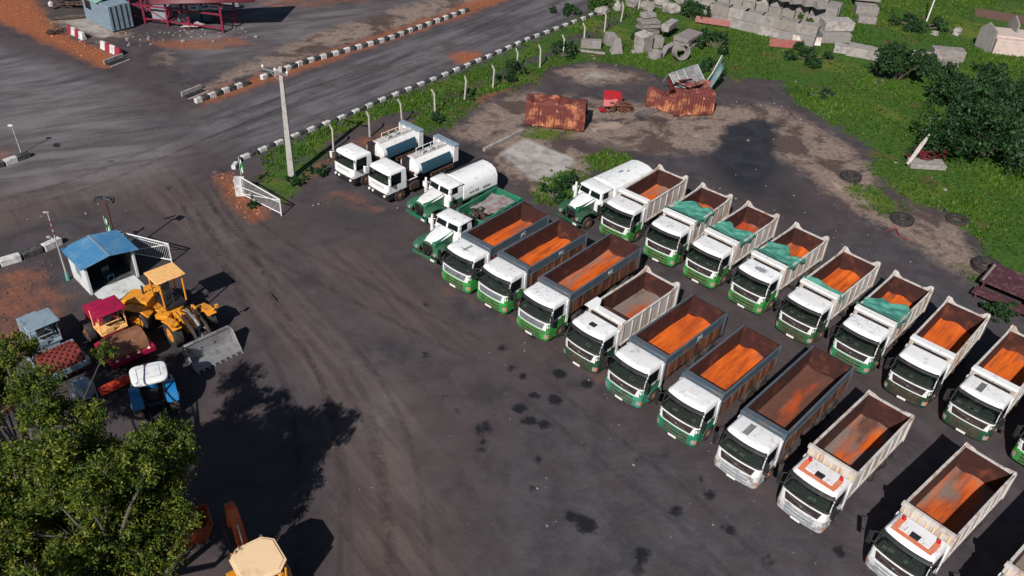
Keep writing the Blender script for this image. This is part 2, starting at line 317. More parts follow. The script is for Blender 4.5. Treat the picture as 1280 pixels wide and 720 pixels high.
oil_s = [(604, 535, .42), (733, 656, .52), (714, 645, .3), (846, 638, .32), (803, 694, .40), (797, 713, .3), (887, 619, .32), (912, 661, .32), (699, 467, .42), (694, 500, .45), (650, 510, .42), (662, 526, .42), (681, 531, .36), (667, 494, .3), (604, 553, .3), (600, 561, .2), (672, 576, .25), (794, 573, .15), (830, 571, .15), (877, 597, .2), (532, 381, .25), (532, 444, .22), (555, 498, .2), (629, 434, .3), (640, 460, .25), (668, 420, .3), (735, 480, .35), (1050, 690, .3), (960, 700, .25), (655, 470, .25), (667, 610, .2), (72, 181, .35)]
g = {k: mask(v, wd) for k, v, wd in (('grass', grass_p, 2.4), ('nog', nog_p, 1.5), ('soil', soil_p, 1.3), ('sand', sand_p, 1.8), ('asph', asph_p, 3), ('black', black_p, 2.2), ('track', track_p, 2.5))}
g['lite'] = mask(lite_p, 5); g['road'] = mask([asph_p[0], asph_p[1][0], asph_p[2][0]], 3)
g['grass'] = np.clip(g['grass']-g['nog'], 0, 1); oil = spots(oil_s)
one = np.ones(len(GP)); zer = np.zeros(len(GP))
def gz(x, y):
    return .03*np.sin(x*.21+1)*np.cos(y*.17)
zz = np.where(g['grass'] > .5, 0.0, 0.0)
nx, ny = len(GX), len(GY); idx = np.arange(nx*ny).reshape(ny, nx)
fc = np.stack([idx[:-1, :-1].ravel(), idx[:-1, 1:].ravel(), idx[1:, 1:].ravel(), idx[1:, :-1].ravel()], 1)
def groundmat():
    t = NT('yard_ground'); pos = t.coord(world=True)
    def vc(n):
        a = t.N('ShaderNodeVertexColor'); a.layer_name = n; s = t.N('ShaderNodeSeparateColor'); t.l.new(a.outputs[0], s.inputs[0]); return s.outputs
    a, b, c = vc('g1'), vc('g2'), vc('g3')
    big = t.noise(pos, .12, 6, .6, .4); mid = t.noise(pos, .55, 7, .65, .3); fine = t.noise(pos, 3.2, 6, .7); grit = t.noise(pos, 14, 4, .7)
    def thr(m, amp=.6, w=.10, n=mid):
        e = t.math('ADD', m, t.math('MULTIPLY', t.math('SUBTRACT', n, .5), amp*2)); return t.smooth(e, .5-w, .5+w)
    base = t.mix(t.smooth(mid, .3, .7), (.040, .034, .039, 1), (.079, .066, .072, 1))
    base = t.mix(t.math('MULTIPLY', t.smooth(big, .35, .65), .6), base, (.072, .050, .047, 1))
    # asphalt, brushed along the driving direction
    st = t.noise(t.scalev(t.scalev(pos, (1, 1, 1), (0, 0, R(-54))), (.10, .8, 1)), 1.0, 6, .6, .2)
    asp = t.mix(t.smooth(st, .34, .62), (.052, .051, .061, 1), (.150, .138, .145, 1)); asp = t.mix(t.math('MULTIPLY', t.smooth(t.noise(pos, .28, 6, .65), .46, .66), .6), asp, (.062, .044, .044, 1))
    yard = t.mix(t.smooth(mid, .3, .7), (.041, .040, .047, 1), (.080, .074, .081, 1)); yard = t.mix(t.math('MULTIPLY', t.smooth(t.noise(pos, .38, 5, .6), .50, .64), .7), yard, (.062, .045, .045, 1)); yard = t.mix(t.math('MULTIPLY', t.smooth(fine, .50, .70), .4), yard, (.10, .088, .088, 1)); asp = t.mix(c[2], yard, asp)
    base = t.mix(t.math('MULTIPLY', thr(b[0], .35, .3, big), .85), base, asp)
    # brown wheel tracks
    st2 = t.noise(t.scalev(t.scalev(pos, (1, 1, 1), (0, 0, R(50))), (.14, 1.3, 1)), 1.0, 6, .6, .25)
    trk = t.mix(t.smooth(st2, .36, .64), (.062, .044, .040, 1), (.108, .082, .074, 1)); trk = t.mix(t.math('MULTIPLY', b[2], .75), trk, t.mix(t.smooth(mid, .3, .7), (.095, .076, .072, 1), (.155, .13, .125, 1)))
    base = t.mix(t.math('MULTIPLY', thr(c[1], .4, .3, big), .9), base, trk)
    base = t.mix(t.math('MULTIPLY', thr(b[2], .45, .35, big), .62), base, t.mix(t.smooth(t.noise(t.scalev(t.scalev(pos, (1, 1, 1), (0, 0, R(-30))), (.12, .6, 1)), 1.2, 6, .6, .3), .35, .65), (.085, .076, .080, 1), (.205, .190, .196, 1)))
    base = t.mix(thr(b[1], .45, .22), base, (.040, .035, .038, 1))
    sand = t.mix(t.smooth(fine, .3, .7), (.15, .108, .088, 1), (.29, .22, .18, 1)); sand = t.mix(t.smooth(mid, .50, .68), sand, (.095, .062, .052, 1)); pat = t.noise(pos, .21, 6, .62, .6); sand = t.mix(t.math('MULTIPLY', t.smooth(pat, .50, .60), .85), sand, (.062, .041, .037, 1)); sand = t.mix(t.smooth(pat, .38, .30), sand, (.34, .255, .205, 1))
    slabc = t.mix(t.smooth(mid, .35, .65), (.42, .385, .36, 1), (.23, .20, .185, 1)); sand = t.mix(t.smooth(a[2], .80, .98), sand, slabc)
    base = t.mix(thr(a[2], .55, .18), base, sand)
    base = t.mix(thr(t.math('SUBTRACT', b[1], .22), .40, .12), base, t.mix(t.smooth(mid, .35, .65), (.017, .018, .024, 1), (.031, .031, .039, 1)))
    soil = t.mix(t.smooth(fine, .35, .65), (.21, .062, .028, 1), (.34, .115, .048, 1))
    base = t.mix(t.math('MULTIPLY', thr(a[1], .5, .2), t.math('ADD', .25, t.math('MULTIPLY', a[1], .75))), base, soil)
    gr = t.mix(t.smooth(fine, .35, .65), (.022, .060, .008, 1), (.060, .122, .012, 1)); gr = t.mix(t.smooth(big, .40, .30), gr, (.014, .034, .008, 1)); gr = t.mix(t.smooth(big, .52, .64), gr, (.095, .125, .016, 1)); gr = t.mix(t.smooth(t.noise(pos, .3, 5), .58, .70), gr, (.10, .065, .03, 1))
    base = t.mix(thr(a[0], .6, .14), base, gr)
    base = t.mix(t.math('MULTIPLY', thr(c[0], .55, .16, t.noise(pos, 1.7, 5, .65, .5)), .93), base, (.010, .011, .015, 1))
    # wet drips and gravel specks
    dr = t.smooth(t.noise(pos, .9, 3, .5, .2), .70, .76); base = t.mix(t.math('MULTIPLY', dr, .55), base, (.022, .020, .022, 1))
    base = t.mix(t.math('MULTIPLY', t.smooth(grit, .60, .76), .38), base, (.15, .13, .125, 1)); base = t.mix(t.math('MULTIPLY', t.smooth(grit, .42, .30), .4), base, (.02, .017, .017, 1))
    if 0: vo = t.N('ShaderNodeTexVoronoi'); vo.inputs['Scale'].default_value = .85; t.l.new(pos, vo.inputs['Vector'])
    h = t.math('ADD', t.math('MULTIPLY', fine, 1.0), t.math('MULTIPLY', grit, .5)); h = t.math('ADD', h, t.math('MULTIPLY', st2, .8)); t.bump(h, .5, .07)
    rg = t.math('SUBTRACT', .9, t.math('MULTIPLY', c[0], .45)); return t.done(base, rg, spec=.25)
M['ground'] = groundmat()
gnd = rawmesh('ground', np.stack([GP[:, 0], GP[:, 1], zz], 1), fc, M['ground'], attr={
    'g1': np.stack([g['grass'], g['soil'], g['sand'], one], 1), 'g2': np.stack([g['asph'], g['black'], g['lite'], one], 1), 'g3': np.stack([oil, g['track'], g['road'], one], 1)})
tag(gnd, kind='structure')

# tyre tracks: thin worn strips lying 4 mm over the yard, broken up by noise
def trackmat(name, col, thr_):
    t = NT(name); pos = t.coord(world=True); n = t.noise(pos, 1.1, 6, .7, .3); n2 = t.noise(pos, 6, 4, .7); p = t.done((*col, 1), .9)
    at_ = t.N('ShaderNodeVertexColor'); at_.layer_name = 'm'
    f = t.math('MULTIPLY', t.smooth(t.math('ADD', n, t.math('MULTIPLY', n2, .3)), thr_, thr_+.28), at_.outputs[0]); f = t.math('MULTIPLY', f, .21)
    tr = t.N('ShaderNodeBsdfTransparent'); m = t.N('ShaderNodeMixShader'); t.l.new(f, m.inputs[0]); t.l.new(tr.outputs[0], m.inputs[1]); t.l.new(t.p.outputs[0], m.inputs[2]); t.l.new(m.outputs[0], t.n['Material Output'].inputs[0]); return t.mat
TMD, TML = trackmat('tyre_track_dark', (.028, .021, .022), .50), trackmat('tyre_track_pale', (.15, .125, .115), .56)
def spline(P, n=60):
    out = []
    for i in range(len(P)-1):
        p0, p1, p2, p3 = P[max(i-1, 0)], P[i], P[i+1], P[min(i+2, len(P)-1)]
        for k in range(n//(len(P)-1)+1):
            u = k/(n//(len(P)-1)+1); out.append(.5*((2*p1)+(p2-p0)*u+(2*p0-5*p1+4*p2-p3)*u*u+(3*p1-p0-3*p2+p3)*u**3))
    return out+[P[-1]]
TR_ = [([(235, 225), (270, 300), (340, 370), (410, 450), (450, 560), (470, 760)], 0), ([(250, 240), (300, 310), (370, 380), (440, 460), (490, 560), (520, 760)], 0), ([(205, 200), (262, 270), (330, 340), (420, 430), (540, 560), (640, 760)], 1), ([(225, 230), (300, 330), (350, 420), (385, 500), (400, 620), (395, 760)], 0),
 ([(270, 250), (340, 330), (440, 400), (560, 470), (700, 560), (860, 760)], 1), ([(250, 225), (330, 300), (420, 350), (520, 400), (600, 440)], 0), ([(60, 240), (160, 225), (240, 235), (300, 300), (380, 380)], 1), ([(-40, 290), (90, 262), (190, 235), (240, 190), (300, 160), (420, 120), (560, 70), (700, 10)], 1), ([(-40, 270), (100, 230), (200, 190), (320, 140), (450, 95), (600, 40), (680, 0)], 0),
 ([(0, 150), (100, 130), (220, 100), (330, 60), (440, 30), (560, -10)], 1), ([(240, 215), (262, 262), (300, 320), (330, 400)], 0), ([(60, 90), (140, 120), (200, 180), (240, 260), (300, 350)], 1), ([(660, 480), (760, 560), (860, 640), (960, 740)], 0), ([(520, 330), (560, 420), (620, 520), (660, 640), (680, 760)], 1)]
rt_ = random.Random(17)
for k, (pl, kind) in enumerate(TR_):
    P = spline([at(*p).xy for p in pl], 90); zt_ = .004+.0015*k; v, f, col = [], [], []
    for off in (-.95, .95):
        b0 = len(v); w_ = rt_.uniform(.14, .20)
        for i, p in enumerate(P):
            d = (P[min(i+1, len(P)-1)]-P[max(i-1, 0)]).normalized(); n_ = Vector((-d.y, d.x)); fade = min(1, i/8, (len(P)-1-i)/8)
            for j, o_ in enumerate((-w_*1.5, -w_*.6, w_*.6, w_*1.5)): q_ = p+n_*(off+o_); v.append((q_.x, q_.y, zt_)); a_ = fade*(0 if j in (0, 3) else 1); col.append((a_, a_, a_, 1))
        for i in range(len(P)-1):
            for j in range(3): a0 = b0+i*4+j; f.append((a0, a0+1, a0+5, a0+4))
    tag(rawmesh('tyre_track', v, f, TML if kind else TMD, None, attr={'m': col}), kind='structure')
# ---------------------------------------------------------------- modern cab-over tipper trucks
# local frame: origin on the ground under the front bumper, +x forward, +y the truck's left
def outl(u, z, prof):
    xf, hw, xb, r, bow = prof(z); a = abs(u); s = 1 if u >= 0 else -1; xc = xf-bow-r
    if a <= .6: k = a/.6; return Vector((xf-bow*k*k, s*(hw-r)*k, z))
    if a <= 1: th = (a-.6)/.4*math.pi/2; return Vector((xc+r*math.cos(th), s*(hw-r+r*math.sin(th)), z))
    return Vector((xc+(xb-xc)*(a-1), s*hw, z))
def onorm(u, z, prof):
    e = .01; a = outl(u+e, z, prof)-outl(u-e, z, prof); b = outl(u, z+e, prof)-outl(u, z-e, prof); return a.cross(b).normalized()
def plate(mb, prof, u0, u1, z0, z1, off, nu=6, nz=3, m=0, depth=.02):
    f0 = u0 if callable(u0) else (lambda z: u0); f1 = u1 if callable(u1) else (lambda z: u1)
    top, bot = [], []
    for j in range(nz+1):
        z = z0+(z1-z0)*j/nz
        for i in range(nu+1):
            u = f0(z)+(f1(z)-f0(z))*i/nu; p = outl(u, z, prof); n = onorm(u, z, prof); top.append(p+n*off); bot.append(p+n*(off-depth))
    k = nu+1; N = len(top); fs = []
    for j in range(nz):
        for i in range(nu): a = j*k+i; fs.append((a, a+1, a+k+1, a+k)); fs.append((a+N, a+k+N, a+k+1+N, a+1+N))
    rim = [i for i in range(k)]+[j*k+nu for j in range(1, nz+1)]+[nz*k+i for i in range(nu-1, -1, -1)]+[j*k for j in range(nz-1, 0, -1)]
    for a, b in zip(rim, rim[1:]+rim[:1]): fs.append((a, a+N, b+N, b))
    mb.add(top+bot, fs, m)
def lerp_prof(tab):
    def f(z):
        if z <= tab[0][0]: return tab[0][1:]
        for a, b in zip(tab[:-1], tab[1:]):
            if z <= b[0]: k = (z-a[0])/(b[0]-a[0]); return tuple(p+(q-p)*k for p, q in zip(a[1:], b[1:]))
        return tab[-1][1:]
    return f
def shell(mb, prof, zs, us, skip=None, m=0, cap=True):
    k = len(us); vs = [outl(u, z, prof) for z in zs for u in us]; fs = []
    for j in range(len(zs)-1):
        for i in range(k-1):
            if skip and skip((us[i]+us[i+1])/2, (zs[j]+zs[j+1])/2): continue
            a = j*k+i; fs.append((a, a+1, a+k+1, a+k))
        fs.append((j*k+k-1, j*k, (j+1)*k, (j+1)*k+k-1))
    if cap: fs.append(tuple(range((len(zs)-1)*k, len(zs)*k)))
    fs.append(tuple(range(k))[::-1]); mb.add(vs, fs, m)
US = [-2, -1.6, -1.3, -1.05, -1, -.92, -.84, -.76, -.68, -.6, -.45, -.3, -.15, 0, .15, .3, .45, .6, .68, .76, .84, .92, 1, 1.05, 1.3, 1.6, 2]
#               z    xf    hw    xb    r   bow
CAB = lerp_prof([(.95, .00, 1.22, -1.92, .22, .07), (1.4, .00, 1.245, -1.95, .24, .08), (1.72, -.03, 1.25, -1.96, .25, .09), (2.5, -.24, 1.20, -1.95, .25, .10), (2.62, -.29, 1.18, -1.93, .25, .10), (2.72, -.36, 1.14, -1.88, .24, .10), (2.79, -.46, 1.07, -1.80, .22, .09), (2.815, -.60, .95, -1.66, .2, .08)])
BUM = lerp_prof([(.34, -.03, 1.20, -.78, .24, .07), (.42, .03, 1.24, -.80, .25, .08), (.95, .05, 1.25, -.80, .25, .08), (1.12, .02, 1.25, -.78, .25, .08), (1.15, -.02, 1.22, -.7, .25, .08)])
CABZ = [.95, 1.15, 1.4, 1.72, 1.8, 2.0, 2.25, 2.48, 2.5, 2.62, 2.68, 2.72, 2.76, 2.79, 2.805, 2.815]
def wheel(x, y, parent, r=.52, w=.30, rimmat='rim', dual=False, name='wheel', z=None):
    s = 1 if y > 0 else -1; z = r if z is None else z
    root = MB(); W = w*(2.05 if dual else 1); yo = y
    c = (x, yo, z); ax = (0, s, 0)
    root.lathe((x, yo-s*W, z), ax, [(0, r*.6), (0, r*.93), (.03, r), (W-.03, r), (W, r*.93), (W, r*.62), (W-.04, r*.58)], n=20)
    if dual: root.lathe((x, yo-s*(W/2+.02), z), ax, [(0, r*1.003), (.01, r*.9), (.03, r*.9), (.04, r*1.003)], n=20)
    t = root.build(name, M['rubber'], parent)
    q = MB(); dep = .13 if dual else .02
    q.lathe((x, yo-s*W*.7, z), ax, [(0, r*.59), (W*.7-dep-.02, r*.57), (W*.7-dep, r*.40), (W*.7-dep+.01, r*.22), (W*.7-dep+.09, r*.2), (W*.7-dep+.10, r*.05)], n=16)
    for k in range(8):
        a = k*math.pi/4; q.cyl((x+r*.31*math.cos(a), yo-s*(dep+.01), z+r*.31*math.sin(a)), (x+r*.31*math.cos(a), yo-s*(dep-.03), z+r*.31*math.sin(a)), .022, n=6)
    q.build('rim', M[rimmat], t); return t
def txt(body, size, loc, rot, mat, parent, name='lettering', ext=.004):
    cu = bpy.data.curves.new(name, 'FONT'); cu.body = body; cu.size = size; cu.extrude = ext; cu.align_x = 'CENTER'; cu.align_y = 'CENTER'
    o = bpy.data.objects.new(name, cu); C.objects.link(o)
    dg = bpy.context.evaluated_depsgraph_get(); me = bpy.data.meshes.new_from_object(o.evaluated_get(dg)); bpy.data.objects.remove(o)
    me.materials.clear(); me.materials.append(mat); o = bpy.data.objects.new(name, me); C.objects.link(o); o.parent = parent; o.location = loc; o.rotation_euler = rot; return o
GREENS = {'bright': (.035, .43, .07), 'mid': (.035, .32, .13), 'dark': (.008, .095, .045), 'forest': (.006, .055, .022), 'teal': (.045, .40, .25), 'sea': (.018, .27, .15), 'white': (.80, .80, .80), 'olive': (.04, .17, .06)}
def truck_cab(t, kind, green, roof):
    gc = (*GREENS[green], 1)
    b = MB(); win = lambda u, z: abs(u) < .83 and 1.8 < z < 2.48
    shell(b, CAB, CABZ, US, skip=win)
    b.b2(-1.95, -1.75, 1.16, 1.27, 1.0, 2.6); b.b2(-1.95, -1.75, -1.27, -1.16, 1.0, 2.6)   # rear side fairings
    cab = b.build('cab', M['white'], t, ang=40)
    g = MB(); plate(g, CAB, -.84, .84, 1.79, 2.49, .006, 14, 4, depth=.004); g.build('windscreen', M['glass'], cab)
    fr = MB(); plate(fr, CAB, -.86, .86, 1.70, 1.79, .012, 14, 1, depth=.02); plate(fr, CAB, -.86, .86, 2.48, 2.55, .012, 14, 1, depth=.02)
    fr.build('windscreen_seal', M['black'], cab)
    inn = MB(); inn.b2(-.30, -.75, -1.05, 1.05, 1.55, 1.78); inn.b2(-.55, -.8, .35, .95, 1.78, 1.86)
    inn.b2(-1.80, -1.76, -1.1, 1.1, 1.0, 2.6); inn.b2(-.2, -1.8, -1.14, 1.14, 1.0, 1.2); inn.build('dashboard', M['dash'], cab)
    se = MB()
    for y in (.62, -.62):
        se.b2(-.95, -1.5, y-.27, y+.27, 1.2, 1.62); se.box((-1.5, y, 1.95), (.16, .5, .75), rot=Matrix.Rotation(R(-10), 3, 'Y')); se.box((-1.55, y, 2.36), (.12, .28, .18))
    se.b2(-.5, -.55, .4, .86, 1.85, 1.9); se.build('seats', M['seat'], cab, bevel=.03)
    pp = MB(); 
    for k in range(random.choice((1, 2, 3, 4))):
        y = random.uniform(-.9, .9); pp.box((-.38+random.uniform(-.08, .03), y, 1.79+.012), (.2, random.uniform(.15, .3), .015), rot=Matrix.Rotation(random.uniform(-.5, .5), 3, 'Z'))
    if pp.v: pp.build('papers', M['paper'], cab)
    for s, nm in ((1, 'side_window'), (-1, 'side_window')):
        q = MB(); us = sorted((s*1.02, s*1.60)); plate(q, CAB, us[0], us[1], 1.84, 2.46, .006, 4, 3)
        q.build('side_window', M['darkglass'], cab)
        q = MB(); us = sorted((s*.965, s*1.66))
        for z0, z1 in ((1.78, 1.835), (2.465, 2.50)): plate(q, CAB, us[0], us[1], z0, z1, .012, 5, 1)
        for ua in (1.61, 1.66), (.965, 1.01): us = sorted((s*ua[0], s*ua[1])); plate(q, CAB, us[0], us[1], 1.835, 2.465, .012, 1, 3)
        q.build('window_frame', M['black'], cab)
        q = MB(); us = sorted((s*.70, s*1.86)); plate(q, CAB, us[0], us[1], .97, 1.60 if kind != 'allwhite' else 1.2, .010, 8, 2)
        o = q.build('door_panel', M['green'], cab); o.color = gc
        q = MB(); q.b2(-1.25, -1.43, s*1.245, s*1.29, 1.66, 1.70); q.build('door_handle', M['black'], cab)
        q = MB(); y = s*1.27; q.tube([(-.28, s*1.17, 2.5), (-.12, s*1.42, 2.48)], .02, 6); q.tube([(-.2, s*1.2, 1.86), (-.12, s*1.42, 1.88)], .02, 6)
        q.box((-.14, s*1.46, 2.14), (.10, .22, .52)); q.box((-.14, s*1.46, 1.74), (.10, .2, .2)); q.build('side_mirror', M['black'], t, bevel=.03)
    # grille: white surround, dark insert, slats
    q = MB(); lo = lambda z: -.50-.10*(z-1.1)/.6; hi = lambda z: .50+.10*(z-1.1)/.6
    plate(q, CAB, lambda z: lo(z)-.05, lambda z: hi(z)+.05, 1.13, 1.695, .030, 10, 3, depth=.05); q.build('grille_surround', M['white'], t)
    q = MB(); plate(q, CAB, lambda z: lo(z)+.005, lambda z: hi(z)-.005, 1.21, 1.62, .042, 10, 3)
    gr = q.build('grille', M['silver'] if kind == 'grey' and random.random() < .7 else M['black'], t)
    q = MB()
    for i in range(6): z = 1.245+i*.062; plate(q, CAB, lambda z_: lo(z_)+.01, lambda z_: hi(z_)-.01, z, z+.018, .052, 8, 1)
    q.build('grille_slats', M['black'] if gr.data.materials[0] != M['black'] else M['chassis'], gr)
    q = MB(); n0 = outl(.0, 1.42, CAB); q.cyl(n0+Vector((.05, 0, 0)), n0+Vector((.065, 0, 0)), .07, n=14); a0, a1 = outl(-.42, 1.58, CAB), outl(.42, 1.26, CAB); q.tube([a0+Vector((.062, 0, 0)), n0+Vector((.062, 0, 0)), a1+Vector((.062, 0, 0))], .011, 5)
    q.build('badge', M['chrome'], gr)
    # bumper
    q = MB(); shell(q, BUM, [.34, .42, .6, .8, .95, 1.06, 1.12, 1.15], US); bm_ = q.build('bumper', M['green'], t, ang=40); bm_.color = gc
    q = MB()
    for z0, z1 in ((.50, .62), (.70, .84), (.93, 1.03)): plate(q, BUM, -.47, .47, z0, z1, .004, 8, 1, depth=.004)
    q.build('air_intakes', M['chassis'] if green != 'white' else M['silver'], bm_)
    q = MB(); plate(q, BUM, -.60, .60, .345, .41, .02, 8, 1); q.build('bumper_lip', M['black'], bm_)
    for s in (1, -1):
        q = MB(); us = sorted((s*.62, s*.92)); plate(q, BUM, us[0], us[1], .58, .86, .008, 5, 2); h = q.build('headlight', M['lampglass'], t)
        q = MB(); us = sorted((s*.84, s*.925)); plate(q, BUM, us[0], us[1], .60, .84, .014, 2, 1); q.build('indicator', M['amber'], h)
    q = MB(); q.box((.075, -.05, .46), (.02, .50, .13)); q.build('number_plate', M['plate'], t)
    # visor, wipers, steps
    if roof != 'coral' or True:
        q = MB(); vs, fs = [], []
        for j, (z, o) in enumerate(((2.64, .01), (2.58, .07), (2.50, .12), (2.49, .105), (2.57, .055), (2.63, .0))):
            for i in range(13): u = -.84+1.68*i/12; p = outl(u, z, CAB)+onorm(u, z, CAB)*o; vs.append(p)
        for j in range(5):
            for i in range(12): a = j*13+i; fs.append((a, a+1, a+14, a+13))
        q.add(vs, fs); q.build('sun_visor', M['black'], t)
    q = MB()
    for y in (-.75, .15): q.tube([(outl(y/1.25*.75, 1.76, CAB)+Vector((.03, 0, 0))), (outl((y+.55)/1.25*.75, 1.92, CAB)+Vector((.03, 0, 0)))], .012, 5)
    q.build('wipers', M['black'], t)
    for s in (1, -1):
        q = MB()
        for z in (.42, .72): q.b2(-.80, -1.0 if z < .6 else -.95, s*1.0, s*1.24, z, z+.05)
        for k in range(8):
            a0, a1 = math.pi*(.0+k/8), math.pi*((k+1)/8); r = .64
            q.add([(-1.45+r*math.cos(a), s*y, .52+r*math.sin(a)) for a in (a0, a1) for y in (.92, 1.25)]+[(-1.45+(r+.03)*math.cos(a), s*y, .52+(r+.03)*math.sin(a)) for a in (a0, a1) for y in (.92, 1.25)], [(0, 1, 3, 2), (4, 6, 7, 5), (0, 4, 5, 1), (2, 3, 7, 6), (0, 2, 6, 4), (1, 5, 7, 3)])
        o = q.build('mudguard', M['green'] if s == 1 else M['black'], t); o.color = gc
    # roof fittings
    if roof in ('hatch', 'coral'):
        q = MB(); q.box((-.98, 0, 2.835), (.34, .42, .05)); q.build('roof_hatch', M['black'], cab, bevel=.015)
    elif roof == 'plain':
        q = MB(); q.box((-1.15, 0, 2.825), (.5, .62, .03)); q.build('roof_hatch', M['white'], cab, bevel=.012)
    elif roof == 'soot':
        q = MB(); rs_ = random.Random(3); rad_ = [.30+.12*math.sin(3*i)+.07*rs_.random() for i in range(26)]; q.prism([(-1.12+rad_[i]*.8*math.cos(i*math.pi/13), .1+rad_[i]*1.3*math.sin(i*math.pi/13)) for i in range(26)], 2.8155, 2.818, axis='z')
        q.build('roof_smudge', M['silver'], cab)
    elif roof == 'specks':
        q = MB(); rs_ = random.Random(6)
        for k in range(34): q.lathe((rs_.uniform(-1.6, -.65), rs_.uniform(-.85, .85), 2.8165), (0, 0, 1), [(0, rs_.uniform(.012, .035)), (.002, .008)], 7)
        q.build('roof_specks', M['black'], cab)
    elif roof == 'pipes':
        q = MB()
        for y in (0.0, .1): q.tube([(-.75, y, 2.85), (-1.5, y+.05, 2.86)], .018, 5)
        q.tube([(-.9, -.25, 2.85), (-.9, .4, 2.85)], .015, 5); q.build('roof_horns', M['black'], cab)
    elif roof == 'rack':
        q = MB()
        for k in range(9): q.box((-.70-.1*k, -.28+.02*(k % 2), 2.83), (.04, .30, .03))
        q.tube([(-.62, -.12, 2.84), (-1.6, -.14, 2.84)], .012, 5); q.build('roof_aerial', M['black'], cab)
    if roof == 'coral':
        q = MB(); q.b2(-.56, -.80, -.95, .95, 2.812, 2.828); q.b2(-.80, -1.45, -.97, -.72, 2.812, 2.828); q.b2(-.80, -1.45, .72, .97, 2.812, 2.828); q.build('roof_stripe', M['orangeroof'], cab)
        q = MB()
        for y in (-.55, -.18, .18, .55): q.box((-.90, y, 2.835), (.12, .26, .03))
        q.tube([(-1.2, -.45, 2.84), (-.8, -.45, 2.84)], .02, 5); q.build('roof_ribs', M['white'], cab)
        for y in (-.82, .82):
            q = MB(); q.cyl((-1.5, y, 2.81), (-1.5, y, 2.87), .10, n=12); q.lathe((-1.5, y, 2.87), (0, 0, 1), [(0, .085), (.1, .08), (.14, .05), (.15, .01)], 12); q.build('beacon', M['red'], cab)
def chassis(t, L, axles, tank=True):
    q = MB()
    for y in (.42, -.42): q.b2(-.6, -1.9-L, y-.04, y+.04, .82, 1.06)
    for x in np.arange(-1.5, -1.8-L, -1.1): q.b2(x-.05, x+.05, -.42, .42, .86, 1.02)
    for x, d in axles: q.cyl((x, -.95, .52), (x, .95, .52), .09, n=8); 
    q.box((-1.9-L+.05, 0, .55), (.08, 2.2, .12)); q.build('chassis', M['chassis'], t)
    for s in (1, -1):
        q = MB(); q.tube([(-2.35, s*.62, .75), (-3.45, s*.62, .75)], .30, 14) if s == 1 else q.b2(-2.3, -3.2, -1.12, -.55, .5, 1.05)
        if L < 6.9 or s == 1: q.build('fuel_tank' if s == 1 else 'battery_box', M['silver'] if s == 1 else M['black'], t, bevel=.02)
    q = MB(); q.b2(-1.98, -2.1, -1.0, 1.0, 1.1, 1.9); q.tube([(-2.03, -.8, 1.0), (-2.03, -.8, 2.5)], .10, 10); q.tube([(-2.03, .75, 1.0), (-2.03, .75, 2.2)], .08, 8)
    for z in np.arange(1.2, 2.5, .22): q.box((-2.04, .98, z), (.10, .22, .05))
    q.tube([(-2.04, .88, 1.1), (-2.04, .88, 2.5)], .02, 5); q.tube([(-2.04, 1.08, 1.1), (-2.04, 1.08, 2.5)], .02, 5); q.build('exhaust_stack', M['rustside'], t)
    q = MB()
    for x, d in axles[-2:]:
        for s in (1, -1): q.tube([(x+.62, s*1.0, .9), (x+.35, s*1.0, 1.12), (x-.35, s*1.0, 1.12), (x-.62, s*1.0, .9)], .02, 5)
    q.build('suspension', M['chassis'], t)
    for x, d in axles:
        for s in (1, -1): wheel(x, s*1.22, t, dual=d)
def bedfloor(bed, x0, x1, zf, hw, share, red, grey):
    nx_, ny_ = 24, 12; v, f, at_ = [], [], []
    for i in range(nx_+1):
        for j in range(ny_+1):
            a, b = i/nx_, j/ny_; x = x0+(x1-x0)*a; y = -hw+2*hw*b
            e = min(b, 1-b)*2; z = zf+.10*max(0, .35-e)/.35+random.uniform(0, .012); 
            z += (.10+.22*share)*(max(0, a-.80)/.2)**1.6*(.55+.45*math.sin(b*7+x1)) + .10*share*max(0, .22-e)/.22*(.5+.5*math.sin(a*11+x1*3)) + .045*share*math.sin(a*9+b*3+x1)*math.sin(b*8+a*5)
            v.append((x, y, z)); m = .5+.5*math.sin(max(0, min(1, (a-.05)/.95))*math.pi)*math.sin(b*math.pi)*1.1; m = m*.9+.25*(1-b)*a; at_.append((m, m, m, 1))
    for i in range(nx_):
        for j in range(ny_): k = i*(ny_+1)+j; f.append((k, k+1, k+ny_+2, k+ny_+1))
    o = rawmesh('bed_floor', v, f, M['floor'], bed, attr={'m': at_}); o.color = (share, red, grey, 1); return o
